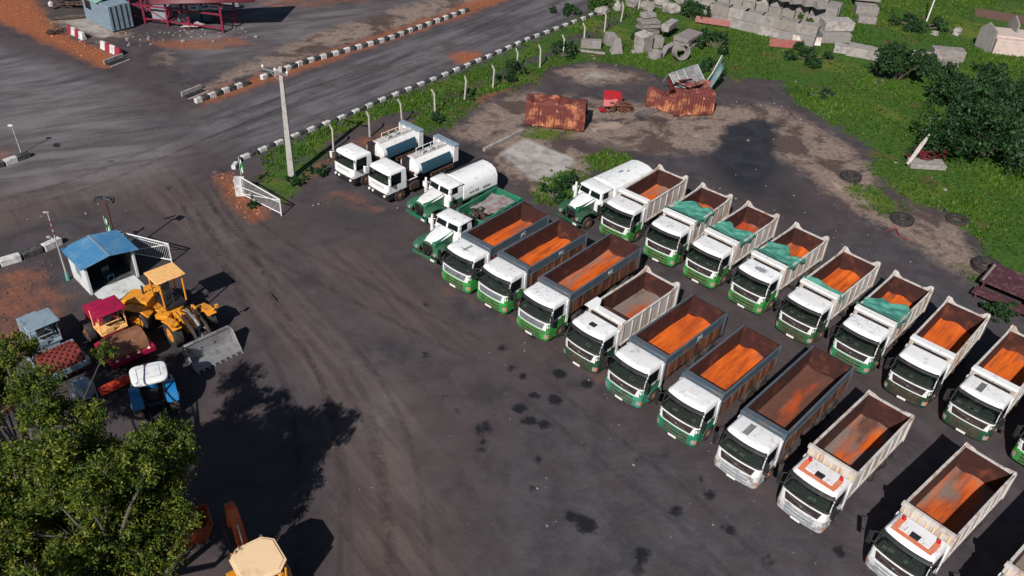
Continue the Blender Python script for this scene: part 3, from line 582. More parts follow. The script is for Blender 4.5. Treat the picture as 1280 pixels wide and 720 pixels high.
def bed_grey(t, L, share, red, grey, letters):
    x0 = -1.92; x1 = x0-L; zf, zt = 1.42, 2.93; q = MB()
    for s in (1, -1):                                  # side: upper grey band, ledge, top rail
        q.b2(x0-.1, x1, s*1.20, s*1.25, 2.38, zt-.06); q.b2(x0-.1, x1, s*1.16, s*1.27, zt-.08, zt)
        q.b2(x0-.1, x1, s*1.19, s*1.275, 2.32, 2.38)
    q.b2(x0, x0-.06, -1.25, 1.25, 1.5, zt-.02); q.b2(x0+.01, x0-.36, -1.24, 1.24, zt, zt+.035)
    for s in (1, -1): q.b2(x0+.012, x0-.20, s*1.14, s*1.285, 1.5, zt-.03); q.b2(x1-.002, x1+.16, s*1.19, s*1.29, 1.35, zt-.012)
    bed = q.build('dump_bed', M['grey'], t, bevel=.012, seg=1)
    q = MB()
    for s in (1, -1):
        q.b2(x0-.1, x1, s*1.185, s*1.235, 1.38, 2.319)
        for k in range(8): x = x0-.5-k*(L-.8)/7; q.b2(x-.04, x+.04, s*1.232, s*1.272, 1.38, 2.318)
        q.b2(x0-.05, x1, s*1.0, s*1.2, 1.28, 1.375)
    q.build('side_skirt', M['rustside'], bed, bevel=.01, seg=1)
    q = MB()
    for s in (1, -1): q.b2(x0-.09, x1+.05, s*1.165, s*1.18, zf, zt-.09)
    q.b2(x0-.063, x0-.09, -1.18, 1.18, zf, zt-.03)
    q.b2(x0-.05, x1, -1.18, 1.18, 1.34, 1.385); q.build('bed_lining', M['inside'], bed)
    q = MB(); q.b2(x1+.05, x1-.01, -1.165, 1.165, 1.36, zt-.05); q.b2(x1-.01, x1-.07, -1.2, 1.2, zt-.20, zt-.06)
    for y in (-.7, 0, .7): q.b2(x1-.011, x1-.06, y-.05, y+.05, 1.40, zt-.21)
    q.build('tailgate', M['inside'], t)
    bedfloor(bed, x0-.09, x1+.06, zf, 1.17, share, red, grey)
    if letters:
        x = x0-L*.55
        for s, rz in ((1, math.pi), (-1, 0)): txt(letters, .34, (x, s*1.258, 2.62), (R(90), 0, rz), M['plate'], bed)
def bed_white(t, L, share, red, grey, lip='flat', x0=-2.11, lining='inside', zt=2.93, horn=.30):
    x1 = x0-L; zf = 1.40; q = MB(); zh = 3.02 if lip == 'flat' else 3.14
    for s in (1, -1):
        q.b2(x0-.06, x1, s*1.175, s*1.21, 1.42, zt-.03); q.b2(x0-.06, x1, s*1.15, s*1.275, zt-.10, zt)
        q.b2(x0-.06, x1, s*1.16, s*1.27, 1.36, 1.50)
        n = 7
        for k in range(n): x = x0-.16-k*(L-.24)/(n-1); q.prism([(x-.07, 1.5), (x+.07, 1.5), (x+.055, zt-.1), (x-.055, zt-.1)], s*1.209, s*1.262)
        q.prism([(x1-.002, zt+.001), (x1-.002, zt+horn), (x1+.12, zt+horn), (x1+.22, zt+horn-.12), (x1+1.0, zt+.001)], s*1.17, s*1.255)
        q.prism([(s*1.165, zt-.04), (s*1.165, zt+horn-.02), (s*1.03, zt+horn-.04), (s*.85, zt+.06), (s*.62, zt-.04)], x1+.0, x1+.07, axis='x')
        q.b2(x1-.03, x1+.12, s*1.215, s*1.30, 1.3, zt+horn-.1)
        q.prism([(x0-.003, zt), (x0-.003, zh), (x0-.12, zh), (x0-.5, zt)], s*1.18, s*1.25)
    q.b2(x0+.0, x0-.06, -1.25, 1.25, 1.42, zh)
    if lip == 'flat':
        q.b2(x0+.08, x0-.28, -1.24, -.003, zh+.002, zh+.045); q.b2(x0+.08, x0-.28, .003, 1.24, zh+.002, zh+.045); q.b2(x0+.08, x0+.05, -1.24, 1.24, zh-.08, zh+.0)
    else:
        q.b2(x0+.05, x0-.10, -1.29, 1.29, zh+.0, zh+.07); q.b2(x0+.06, x0-.001, -1.3, 1.3, zh-.16, zh-.002)
    bed = q.build('dump_bed', M['white_worn'], t, bevel=.012, seg=1)
    if lip == 'flat':
        q = MB(); q.b2(x0+.09, x0-.30, -1.25, -.004, zh+.047, zh+.062); q.b2(x0+.09, x0-.30, .004, 1.25, zh+.047, zh+.062); q.b2(x0+.081, x0+.10, -1.25, 1.25, zh-.10, zh+.046); q.build('headboard_lip', M['white'], bed)
        q = MB(); q.b2(-1.96, x0+.06, -.95, .95, 2.3, 2.79); q.build('gap_shade_box', M['black'], bed)  # black box stands in for the shaded gap between cab and headboard
    q = MB()
    for y in np.linspace(-1.05, 1.05, 7): q.b2(x0+.005, x0+.05, y-.035, y+.035, 1.5, zh-.17)
    q.b2(x0+.005, x0+.04, -1.2, 1.2, 1.95, 2.03); q.build('headboard_ribs', M['cream'] if lip != 'flat' else M['white_worn'], bed)
    q = MB()
    for s in (1, -1): q.b2(x0-.05, x1+.08, s*1.15, s*1.172, zf, zt-.105)
    q.b2(x0-.063, x0-.09, -1.15, 1.15, zf, zh-.1); q.b2(x0-.05, x1, -1.17, 1.17, 1.32, 1.375); q.b2(x1+.073, x1+.10, -1.15, 1.15, zf, zt-.12)
    q.build('bed_lining', M[lining], bed)
    q = MB(); q.b2(x1+.0, x1+.065, -1.16, 1.16, 1.38, zt-.05)
    for y in np.linspace(-.95, .95, 5): q.b2(x1-.05, x1-.002, y-.05, y+.05, 1.4, zt-.06)
    q.b2(x1-.06, x1-.001, -1.16, 1.16, zt-.15, zt-.062); q.build('tailgate', M['white_worn'], t)
    bedfloor(bed, x0-.09, x1+.10, zf, 1.15, share, red, grey); return bed
G1, G2, G3 = 'tipper trucks with grey steel beds in the front row', 'tipper trucks with white beds in the front row', 'tipper trucks in the back row'
# id: x, y, heading, bed length, bed type, green, roof, (laterite share, redness, grey share), letters, label
TR = [
 ('F1', -3.73, 44.70, -128.8, 5.98, 'grey', 'bright', 'pipes', (.78, .9, .1), 'JEC', 'grey bed tipper with black rods on its roof, next to the green bonneted tipper'),
 ('F2', -1.33, 42.82, -129.8, 6.03, 'grey', 'bright', 'none', (.95, 1, .0), 'IEC', 'bright green fronted tipper with thick orange dust in grey bed, second in front row'),
 ('F3', 1.26, 40.41, -129.6, 7.40, 'grey', 'bright', 'specks', (.62, .9, .55), 'IBC', 'long grey bed tipper with pale streaks, just left of the white ribbed tipper'),
 ('F4', 4.08, 37.83, -131.5, 5.56, 'ribbed', 'dark', 'hatch', (.34, .75, .7), None, 'dark green tipper with square black roof hatch and nearly bare white ribbed bed'),
 ('F5', 6.37, 35.25, -132.0, 6.09, 'grey', 'teal', 'none', (1.0, .95, .0), 'JEC', 'teal fronted tipper with deep orange bed, right of the nearly bare ribbed one'),
 ('F6', 9.02, 32.60, -131.8, 6.05, 'grey', 'sea', 'plain', (.92, .95, .3), None, 'sea green tipper with orange floored grey bed, parked beside the all white cab'),
 ('F7', 11.70, 29.99, -131.6, 7.56, 'grey', 'white', 'rack', (.22, .5, .0), None, 'tipper with all white cab and grey bed with dark maroon nearly empty floor'),
 ('F8', 14.38, 27.55, -133.7, 6.05, 'coral', 'white', 'coral', (.42, .85, .62), None, 'coral striped tipper with red beacons, beside the all white cab with the maroon bed'),
 ('F9', 17.73, 24.35, -137.0, 6.15, 'coral', 'white', 'coral', (.50, .85, .45), None, 'coral striped tipper with half its bed floor shaded, cut by the bottom edge'),
 ('F10', 21.10, 21.35, -138.0, 6.15, 'coral', 'white', 'coral', (.3, .8, .7), None, 'white tipper cut off by the bottom right corner, only headboard and bed front showing'),
 ('B1', 6.77, 51.72, -129.4, 5.13, 'ribbed', 'bright', 'none', (.62, 1, .75), None, 'uncovered tipper ending the back row beside the old white covered truck'),
 ('B2', 9.73, 49.28, -128.6, 5.14, 'ribbed', 'bright', 'none', (.72, 1, .1), None, 'tarpaulin covered tipper standing next to the uncovered one at the back row left end'),
 ('B3', 12.17, 47.07, -131.6, 5.36, 'ribbed', 'bright', 'none', (.55, .35, .1), None, 'tipper with dark red dust in its bed and a grey stained tarpaulin'),
 ('B4', 14.78, 44.62, -133.0, 5.43, 'ribbed', 'bright', 'soot', (.75, 1, .3), None, 'bright green tipper with tarpaulin and clods of clay in its bed'),
 ('B5', 17.30, 41.82, -133.0, 5.56, 'ribbed', 'olive', 'none', (1.0, 1, .0), None, 'olive green tipper with narrow crumpled tarpaulin strip and wide orange bed floor'),
 ('B6', 20.03, 39.40, -132.0, 5.42, 'ribbed', 'mid', 'specks', (.9, 1, .1), None, 'tipper with smooth wide turquoise tarpaulin and speckled white cab roof'),
 ('B7', 22.51, 36.80, -131.4, 5.50, 'ribbed', 'forest', 'none', (1.0, .9, .0), None, 'very dark green uncovered tipper with clean white cab roof in the back row'),
 ('B8', 24.98, 34.43, -134.0, 5.55, 'ribbed', 'dark', 'rack', (.8, 1, .2), None, 'uncovered dark green tipper with aerial on roof, near the right edge'),
 ('B9', 27.70, 31.90, -135.0, 5.5, 'ribbed', 'bright', 'none', (.7, 1, .2), None, 'bright green tipper cut by the right edge, behind the coral striped trucks'),
]
TPOS = {}
for idn, x, y, hd, L, kind, green, roof, fl, let, lab in TR:
    grp = G3 if idn[0] == 'B' else (G1 if kind == 'grey' else G2)
    t = thing('tipper_truck', (x, y, 0), R(hd), lab, 'tipper truck', grp); TPOS[idn] = (t, L)
    truck_cab(t, 'allwhite' if green == 'white' else kind, green, roof)
    ax = [(-1.45, False)] + ([(-3.25, False)] if L > 6.9 else [])+[(-1.92-L+2.35, True), (-1.92-L+.98, True)]
    chassis(t, L, ax)
    if kind == 'grey': bed_grey(t, L, *fl, let)
    elif kind == 'coral': bed_white(t, L, *fl, lip='rail', x0=-2.05, horn=.12, zt=3.0)
    else:
        bd = bed_white(t, L, *fl)
        if idn == 'F4':
            q = MB(); q.b2(-2.42, -2.80, -.55, 1.12, 2.90, 2.96); q.build('maroon_plate', M['inside'], bd)
            q = MB(); q.prism([(-1.75, -1.32), (-1.75, -.75), (-2.25, -.6), (-2.9, -.95), (-2.9, -1.32)], 3.09, 3.15, axis='z'); q.build('corner_plate', M['white'], bd, bevel=.02)
# tarpaulins bunched over the front of the back row beds
def tarp(idn, depth, skew, label, seed, sag=.0):
    t, L = TPOS[idn]; r = random.Random(seed); nx_, ny_ = 30, 44; v, f = [], []
    x0 = -2.30
    ph = [r.uniform(0, 6.28) for _ in range(8)]
    for i in range(nx_+1):
        for j in range(ny_+1):
            b = j/ny_; yy = -1+2*b; a = i/nx_
            d = depth*(1+.18*math.sin(2.2*yy+ph[0])+.10*math.sin(6*yy+ph[1]))+skew*yy
            y = yy*1.36; x = x0-a*d
            base = 3.24-.30*min(1, a*3)+.02
            fold = .035*math.sin(9*a+2.5*yy+ph[2])+.035*math.sin(21*a-4*yy+ph[3])+.022*math.sin(34*a+7*yy+ph[4])
            ysag = -sag*(1-yy*yy)*math.sin(a*math.pi*.9)-.22*(1-abs(yy)**3)*math.sin(min(1, a)*math.pi)*.6
            z = base+fold*(.3+a)+ysag
            if abs(yy) > .9: z -= (abs(yy)-.9)*3.6*(1+.5*math.sin(12*a+ph[5])); y = math.copysign(1.31, y)+.02*math.sin(14*a+ph[6])
            if a > .92: z -= (a-.92)*1.8
            v.append((x, y, z))
    for i in range(nx_):
        for j in range(ny_): k = i*(ny_+1)+j; f.append((k, k+1, k+ny_+2, k+ny_+1))
    o = rawmesh('tarpaulin', v, f, M['tarp'], None, smooth=True); o.location = t.location; o.rotation_euler = t.rotation_euler
    md = o.modifiers.new('s', 'SOLIDIFY'); md.thickness = .012
    tag(o, label, 'tarpaulin', 'green tarpaulins folded over truck beds')
tarp('B2', 2.3, .15, 'green tarpaulin on the second tipper from the left end of the back row', 3)
tarp('B3', 2.1, .35, 'grey stained green tarpaulin over the bed with dark red dust', 5)
tarp('B4', 2.2, .30, 'green tarpaulin on the truck carrying clods of clay', 9)
tarp('B5', .95, -.05, 'narrow crumpled strip of tarpaulin on the truck with the wide orange floor', 12, .25)
tarp('B6', 2.0, .1, 'smooth wide turquoise tarpaulin on the truck with speckled cab roof', 21)
# ---------------------------------------------------------------- old bonneted trucks
GC = (.012, .20, .10, 1)
def bonnet_truck(x, y, hd, label, total, green=GC):
    t = thing('bonneted_truck', (x, y, 0), R(hd), label, 'bonneted truck', 'old bonneted trucks parked behind the tipper rows')
    q = MB(); q.prism([(-.25, .95), (-.22, 1.55), (-.32, 1.72), (-2.05, 1.98), (-2.05, .95)], -.62, .62)
    hood_side = q.build('engine_housing', M['green'], t, bevel=.04); hood_side.color = green
    q = MB(); vs = []
    for xx, hw, z in ((-.24, .40, 1.66), (-.42, .60, 1.735), (-1.2, .70, 1.86), (-2.08, .80, 1.99)):
        for k, yy in enumerate((-1, -.7, 0, .7, 1)): vs.append((xx-.10*(abs(yy) < .1)*0, hw*yy, z+.03-(.12 if abs(yy) == 1 else 0)+(.04 if yy == 0 else 0)))
    q.add(vs, [(j*5+i, j*5+i+1, j*5+i+6, j*5+i+5) for j in range(3) for i in range(4)])
    o = q.build('bonnet', M['white'], t); md = o.modifiers.new('s', 'SOLIDIFY'); md.thickness = .05; sb = o.modifiers.new('u', 'SUBSURF'); sb.levels = sb.render_levels = 2
    q = MB(); q.b2(-.20, -.24, -.42, .42, 1.0, 1.5)
    for k in range(9): q.b2(-.17, -.20, -.4+.1*k-.015, -.4+.1*k+.015, 1.02, 1.48)
    q.build('radiator_grille', M['black'], hood_side)
    for s in (1, -1):
        q = MB(); prof = [(.02, .95), (-.05, 1.25), (-.35, 1.42), (-.95, 1.46), (-1.45, 1.30), (-1.75, 1.0), (-2.3, .88), (-2.3, .80), (-1.7, .86), (-1.35, 1.15), (-.9, 1.32), (-.4, 1.28), (-.15, 1.1), (-.08, .92)]
        q.prism(prof, s*.60, s*1.18); o = q.build('fender', M['green'], t, bevel=.05); o.color = green
        q = MB(); q.cyl((-.10, s*.82, 1.10), (.04, s*.82, 1.10), .12, n=14); q.build('headlight', M['lampglass'], t)
    q = MB(); q.b2(.02, .14, -1.08, 1.08, .60, .84); q.b2(.0, -.3, -.4, -.32, .6, .8); q.b2(.0, -.3, .32, .4, .6, .8)
    o = q.build('bumper', M['green'], t, bevel=.03); o.color = green
    q = MB(); q.box((.15, .75, .72), (.02, .34, .14)); q.build('number_plate', M['plate'], t)
    # cab
    q = MB(); P = lerp_prof([(1.0, -2.02, 1.05, -3.45, .08, .02), (1.75, -2.03, 1.06, -3.45, .08, .02), (1.9, -2.06, 1.06, -3.45, .08, .02), (2.4, -2.20, 1.0, -3.42, .1, .02), (2.46, -2.08, 1.08, -3.48, .2, .04), (2.52, -2.12, 1.04, -3.44, .2, .04), (2.58, -2.3, .85, -3.25, .2, .04), (2.60, -2.5, .6, -3.0, .2, .03)])
    shell(q, P, [1.0, 1.5, 1.75, 1.9, 2.15, 2.4, 2.46, 2.52, 2.56, 2.58, 2.6], US); cab = q.build('cab', M['white'], t, ang=45)
    for s in (1, -1):
        q = MB(); us = sorted((s*.05, s*.60)); plate(q, P, us[0], us[1], 1.98, 2.36, .012, 4, 2); q.build('windscreen_pane', M['darkglass'], cab)
        q = MB(); us = sorted((s*1.14, s*1.62)); plate(q, P, us[0], us[1], 1.92, 2.36, .012, 3, 2); q.build('side_window', M['darkglass'], cab)
        q = MB(); us = sorted((s*1.05, s*2)); plate(q, P, us[0], us[1], 1.01, 1.40, .012, 4, 2); o = q.build('door_panel', M['green'], cab); o.color = green
        q = MB(); q.tube([(-2.1, s*1.05, 2.2), (-1.9, s*1.38, 2.25), (-1.9, s*1.38, 1.75), (-2.1, s*1.06, 1.7)], .02, 5); q.box((-1.9, s*1.38, 2.0), (.05, .2, .36)); q.build('side_mirror', M['white'], t)
    q = MB(); q.tube([(-1.95, -1.22, 1.0), (-1.95, -1.22, 2.35), (-2.0, -1.25, 2.55)], .08, 12); q.tube([(-1.95, -1.22, 1.25), (-1.95, -1.22, 2.1)], .12, 12); q.build('exhaust_stack', M['white'], t)
    q = MB()
    for yy in (.42, -.42): q.b2(-.2, -total, yy-.04, yy+.04, .78, 1.0)
    q.b2(-2.1, -3.4, .9, 1.15, .45, .95); q.b2(-total, -total-.08, -1.1, 1.1, .7, .95)
    for xx in (-1.0, -total+2.3, -total+1.0): q.cyl((xx, -.9, .5), (xx, .9, .5), .1, n=8)
    q.build('chassis', M['chassis'], t)
    for xx, d in ((-.95, False), (-total+2.3, True), (-total+1.0, True)):
        for s in (1, -1): wheel(xx, s*1.14, t, r=.5, dual=d)
    return t
t3 = bonnet_truck(-7.1, 52.5, -131, 'old bonneted tanker with green fenders and rounded white tank, beside the white spray tankers', 7.1)
q = MB(); hw = 1.12; prof = [(-hw, 1.12), (-hw, 1.95), (-.86, 2.40), (-.45, 2.58), (0, 2.62), (.45, 2.58), (.86, 2.40), (hw, 1.95), (hw, 1.12)]
q.prism(prof, -3.52, -7.05, axis='x'); tk = q.build('tank', M['white'], t3, bevel=.04, ang=50)
q = MB(); q.b2(-3.6, -7.0, -.66, -.60, 2.50, 2.66); q.b2(-3.6, -7.0, -.95, -.92, 2.33, 2.42); q.build('top_rail', M['black'], tk)
q = MB(); q.b2(-3.5, -7.1, -1.14, 1.14, 1.02, 1.115); o = q.build('tank_bed', M['green'], t3); o.color = GC
txt('WATER', .30, (-4.6, 1.128, 1.45), (R(90), 0, math.pi), M['black'], tk); q = MB(); q.b2(-5.5, -6.3, 1.121, 1.126, 1.33, 1.52); q.build('stencil_band', M['silver'], tk)
t4 = bonnet_truck(-5.9, 47.5, -126.5, 'old bonneted tipper with green body full of grey sheets and scrap, nearest the front row', 8.6)
q = MB(); x0, x1 = -4.4, -8.75
for s in (1, -1): q.b2(x0, x1, s*1.12, s*1.2, 1.1, 1.85); q.b2(x0, x1, s*1.08, s*1.24, 1.85, 1.93)
q.b2(x0, x0-.08, -1.12, 1.12, 1.1, 1.86); q.b2(x0, x1, -1.12, 1.12, 1.05, 1.12); q.b2(x1, x1-.10, -1.24, 1.24, 1.05, 1.9)
for k in range(5): q.b2(x0-.3-.9*k, x0-.42-.9*k, 1.2, 1.26, 1.1, 1.85)
o = q.build('dump_bed', M['green'], t4, bevel=.01, seg=1); o.color = (.02, .26, .14, 1)
q = MB(); q.box((-3.9, 0, 1.5), (.7, 1.7, .9)); q.box((-3.9, .3, 2.05), (.5, .8, .3)); q.tube([(-4.2, -.7, 1.2), (-4.2, -.7, 2.3)], .07); q.tube([(-3.7, .9, 1.2), (-3.8, .2, 2.2)], .05); q.build('hoist_machinery', M['darksteel'], t4, bevel=.03)
def rest(root, o, *tg): o.location = root.matrix_world @ Vector(o.location) if False else o.location; tag(o, *tg); return o
def world_obj(q, name, mat, base, label, cat, group=None, **k):      # a separate thing laid out in the frame of another one
    o = q.build(name, mat, None, **k); o.location = base.location; o.rotation_euler = base.rotation_euler; return tag(o, label, cat, group)
rr = random.Random(4)
q = MB()
for k in range(5): q.box((-6.6-.35*k+rr.uniform(-.1, .1), rr.uniform(-.3, .25), 1.45+.045*k), (2.0-.2*k, 1.5, .03), rot=Matrix.Rotation(rr.uniform(-.12, .12), 3, 'X') @ Matrix.Rotation(rr.uniform(-.25, .25), 3, 'Z'))
world_obj(q, 'scrap_sheets', mk('galvanised_sheet', (.42, .42, .42), .5, .2, dirt=(.30, .12, .10), damt=.5, dscale=2), t4, 'pale grey sheets with reddish rust lying in the green tipper bed', 'metal sheets')
q = MB()
for k in range(26): q.ico((-5.3+rr.uniform(-.6, .7), rr.uniform(-.7, .9), 1.3+rr.uniform(0, .35)), (rr.uniform(.1, .3),)*3, jit=.3)
world_obj(q, 'rubble_heap', M['darksteel'], t4, 'heap of black lumps at the front of the green tipper bed', 'rubble', smooth=False)
b0 = bonnet_truck(3.7, 53.4, -134, 'old bonneted truck with long smooth white covered body, ending the back row', 7.9, (.01, .12, .06, 1))
q = MB(); prof = [(-1.2, 1.1), (-1.2, 2.1), (-1.05, 2.48), (-.5, 2.66), (0, 2.68), (.5, 2.66), (1.05, 2.48), (1.2, 2.1), (1.2, 1.1)]
q.prism(prof, -3.55, -8.1, axis='x'); cb = q.build('covered_body', M['white'], b0, bevel=.05, ang=50)
q = MB(); q.box((-5.6, -.1, 2.69), (.5, .18, .03)); q.box((-6.1, .2, 2.69), (.3, .12, .03)); q.build('roof_vent', M['silver'], cb)
# ---------------------------------------------------------------- white bitumen spray tankers
def spray_tanker(x, y, hd, label):
    t = thing('spray_tanker', (x, y, 0), R(hd), label, 'tanker truck', 'white spray tankers by the fence')
    P = lerp_prof([(.95, -.0, 1.12, -1.85, .16, .04), (1.7, -.02, 1.14, -1.86, .16, .04), (2.5, -.20, 1.10, -1.85, .16, .04), (2.62, -.26, 1.05, -1.80, .16, .04), (2.68, -.4, .95, -1.7, .15, .04), (2.70, -.6, .8, -1.5, .1, .03)])
    q = MB(); win = lambda u, z: abs(u) < .85 and 1.72 < z < 2.42
    shell(q, P, [.95, 1.3, 1.7, 1.72, 2.0, 2.2, 2.42, 2.5, 2.62, 2.66, 2.68, 2.7], US, skip=win); cab = q.build('cab', M['white'], t, ang=40)
    q = MB(); plate(q, P, -.86, .86, 1.71, 2.43, .006, 12, 3, depth=.004); q.build('windscreen', M['glass'], cab)
    q = MB(); q.b2(-.2, -.7, -1.0, 1.0, 1.5, 1.7); q.b2(-1.75, -1.7, -1.0, 1.0, 1.0, 2.5); q.build('dashboard', M['dash'], cab)
    q = MB()
    for yy in (.55, -.55): q.b2(-.9, -1.4, yy-.25, yy+.25, 1.2, 1.6); q.b2(-1.35, -1.5, yy-.25, yy+.25, 1.6, 2.3)
    q.build('seats', M['seat'], cab, bevel=.03)
    q = MB(); q.b2(-.3, -.45, .5, .8, 1.72, 1.74); q.b2(-.26, -.3, -.85, -.6, 2.1, 2.4); q.build('papers', M['paper'], cab)
    for s in (1, -1):
        q = MB(); us = sorted((s*1.04, s*1.68)); plate(q, P, us[0], us[1], 1.55, 2.42, .008, 4, 3); q.build('side_window', M['darkglass'], cab)
        q = MB(); q.tube([(-.15, s*1.1, 2.4), (-.02, s*1.35, 2.35)], .02, 5); q.box((-.04, s*1.38, 2.1), (.1, .2, .5)); q.build('side_mirror', M['white'], t, bevel=.02)
        q = MB(); us = sorted((s*.66, s*.9)); plate(q, P, us[0], us[1], 1.0, 1.15, .01, 3, 1); q.build('headlight', M['lampglass'], t)
    q = MB(); q.box((-1.0, 0, 2.72), (.7, .9, .06)); q.build('roof_hatch', M['white'], cab, bevel=.02)
    q = MB()
    for z in (1.32, 1.40, 1.48): plate(q, P, -.45, .45, z, z+.03, .01, 6, 1)
    q.build('grille', M['silver'], t)
    B = lerp_prof([(.42, .0, 1.08, -.6, .18, .05), (.95, .05, 1.14, -.6, .18, .05)])
    q = MB(); shell(q, B, [.42, .7, .94], US); bp = q.build('bumper', M['black'], t)
    for yy in (-.85, -.45, .85): q = MB(); q.cyl((.0, yy, .78), (.09, yy, .78), .10, n=12); q.build('fog_light', M['plate'], bp)
    q = MB()
    for yy in (.4, -.4): q.b2(-.5, -7.3, yy-.04, yy+.04, .8, 1.02)
    q.b2(-2.3, -3.2, .65, 1.1, .5, 1.0); q.b2(-4.5, -6.9, .8, 1.1, .85, 1.15); q.b2(-4.5, -6.9, -1.1, -.8, .85, 1.15)
    for k in range(6): q.cyl((-4.4-.45*k, 1.1, 1.2), (-4.4-.45*k, 1.2, 1.2), .06, n=8)
    q.build('chassis', M['chassis'], t)
    for xx, d in ((-1.25, False), (-5.6, True)):
        for s in (1, -1): wheel(xx, s*1.14, t, r=.5, dual=d)
    q = MB(); n = 28; prof = [(1.02*math.cos(a), 1.80+.68*math.sin(a)) for a in np.linspace(0, 2*math.pi, n, endpoint=False)]
    q.prism(prof, -3.25, -7.0, axis='x')
    def ell(xx, k): return [(xx, 1.02*k*math.cos(a), 1.80+.68*k*math.sin(a)) for a in np.linspace(0, 2*math.pi, n, endpoint=False)]
    vs = ell(-3.24, 1)+ell(-3.16, .95)+ell(-3.08, .75)+ell(-3.04, .4); q.add(vs, [(j*n+i, j*n+(i+1) % n, (j+1)*n+(i+1) % n, (j+1)*n+i) for j in range(3) for i in range(n)]+[tuple(range(3*n, 4*n))])
    tk = q.build('tank', M['white'], t, ang=40)
    q = MB(); q.cyl((-3.05, .62, 1.55), (-3.0, .62, 1.55), .09, n=10); q.build('valve', M['red'], tk)
    for s in (1, -1):
        q = MB(); q.prism([(s*1.06, 1.42), (s*1.08, 1.45), (s*1.02, 2.00), (s*.84, 2.22), (s*.81, 2.19), (s*.97, 1.98), (s*1.03, 1.44)], -3.55, -6.6, axis='x'); q.build('side_panel', M['tealpanel'], tk)
    q = MB(); q.b2(-3.4, -6.7, -.34, .34, 2.47, 2.53); q.build('walkway', M['white_worn'], tk)
    q = MB()
    for s in (1, -1):
        q.tube([(-4.2, s*.34, 2.53), (-4.2, s*.34, 2.82), (-6.6, s*.34, 2.82)], .025, 6)
        for xx in (-4.9, -5.7, -6.6): q.tube([(xx, s*.34, 2.53), (xx, s*.34, 2.82)], .02, 6)
    q.build('handrail', M['white'], tk)
    q = MB(); q.lathe((-4.6, 0, 2.5), (0, 0, 1), [(0, .26), (.12, .26), (.16, .2), (.18, .02)], 16); q.lathe((-5.5, 0, 2.5), (0, 0, 1), [(0, .22), (.1, .22), (.14, .02)], 16); q.build('manhole', M['steel'], tk)
    q = MB()
    for s in (1, -1): q.b2(-6.75, -7.25, s*1.08, s*1.16, 1.3, 2.62)
    q.b2(-7.17, -7.25, -1.08, 1.08, 1.3, 2.5); rf = q.build('rear_frame', M['white'], t, bevel=.02)
    q = MB(); q.b2(-6.8, -7.3, -1.2, 1.2, 2.63, 2.72); q.build('spray_bar_cover', M['bluegrey'], rf)
    q = MB(); q.b2(-2.55, -2.95, -.15, .2, 1.0, 2.75); q.cyl((-2.75, .5, 1.0), (-2.75, .5, 1.7), .12, n=10); q.build('burner_stack', mk('dark_brown_steel', (.035, .018, .018), .6, var=.2), t, bevel=.02)
    q = MB(); q.tube([(-2.2, -1.0, 1.32), (-2.2, .95, 1.32), (-3.1, .95, 1.32), (-3.1, -1.0, 1.32), (-2.2, -1.0, 1.32)], .045, 8)
    q.tube([(-2.25, .62, .8), (-3.15, .62, .8)], .24, 14); q.build('front_platform', M['white'], t)
    q = MB(); q.b2(-2.2, -3.1, -.9, .9, 1.18, 1.24); q.box((-2.6, -.6, 1.5), (.6, .5, .5)); q.build('pump', M['darksteel'], t, bevel=.02); return t
spray_tanker(-13.3, 57.3, -129, 'white spray tanker nearest the roadside fence, its tank panel dark blue')
spray_tanker(-10.4, 55.3, -130, 'white spray tanker with dark blue tank panel, beside the old green bonneted tanker')
# ---------------------------------------------------------------- yard machines on the left
def posts(q, pts, r=.04, n=6):
    for a, b in pts: q.tube([a, b], r, n)
def RZ(d): return Matrix.Rotation(R(d), 3, 'Z')
t = thing('wheel_loader', (-18.45, 38.5, 0), R(-43), 'yellow wheel loader with worn grey bucket, in front of the blue roofed hut', 'wheel loader')
q = MB(); q.b2(-1.15, .35, -.42, .42, .6, 1.25); q.prism([(-.5, 1.2), (.25, 1.2), (.05, 1.95), (-.35, 1.95)], -.5, -.36); q.prism([(-.5, 1.2), (.25, 1.2), (.05, 1.95), (-.35, 1.95)], .36, .5)
for s in (1, -1): q.prism([(-.75, 1.3), (.1, 1.58), (.75, 1.5), (.75, 1.56), (.1, 1.66), (-.75, 1.4)], s*.80, s*1.35); q.tube([(.1, s*.5, 1.5), (.1, s*1.0, 1.55)], .06)
q.build('front_frame', M['yellow'], t, bevel=.03)
for s in (1, -1): q = MB(); q.tube([(.55, s*1.15, 1.6), (.75, s*1.35, 1.95)], .04); q.box((.78, s*1.38, 2.0), (.16, .16, .2)); q.build('work_lamp', M['yellow'], t)
q = MB(); 
for s in (1, -1): q.prism([(-.2, 1.95), (-.25, 1.70), (1.0, 1.15), (1.75, .45), (1.95, .55), (1.25, 1.4)], s*.34, s*.48)
q.b2(.85, 1.05, -.4, .4, 1.15, 1.38)
q.build('lift_arms', M['darksteel'], t, bevel=.02)
q = MB(); q.tube([(-.3, 0, 1.75), (.7, 0, 1.75), (1.2, 0, 1.5)], .10, 8); q.tube([(.7, 0, 2.0), (1.0, 0, .9), (1.75, 0, .7)], .09, 6)
for s in (1, -1): q.tube([(-.1, s*.25, 1.0), (1.2, s*.36, 1.15)], .07, 8)
q.build('hydraulic_rams', M['steel'], t)
q = MB(); W = 1.4; pr = [(1.85, 1.15), (1.80, .5), (1.95, .12), (3.05, .03), (3.05, .09), (2.02, .20), (1.90, .52), (1.93, 1.15)]
q.prism(pr, -W, W)
for s in (1, -1): q.prism([(1.84, 1.17), (1.80, .5), (1.94, .11), (3.0, .03), (3.0, .14), (2.2, 1.15)], s*W, s*(W+.05))
for k in range(9): q.prism([(3.04, .02), (3.28, .04), (3.04, .12)], -1.36+.34*k-.05, -1.36+.34*k+.05)
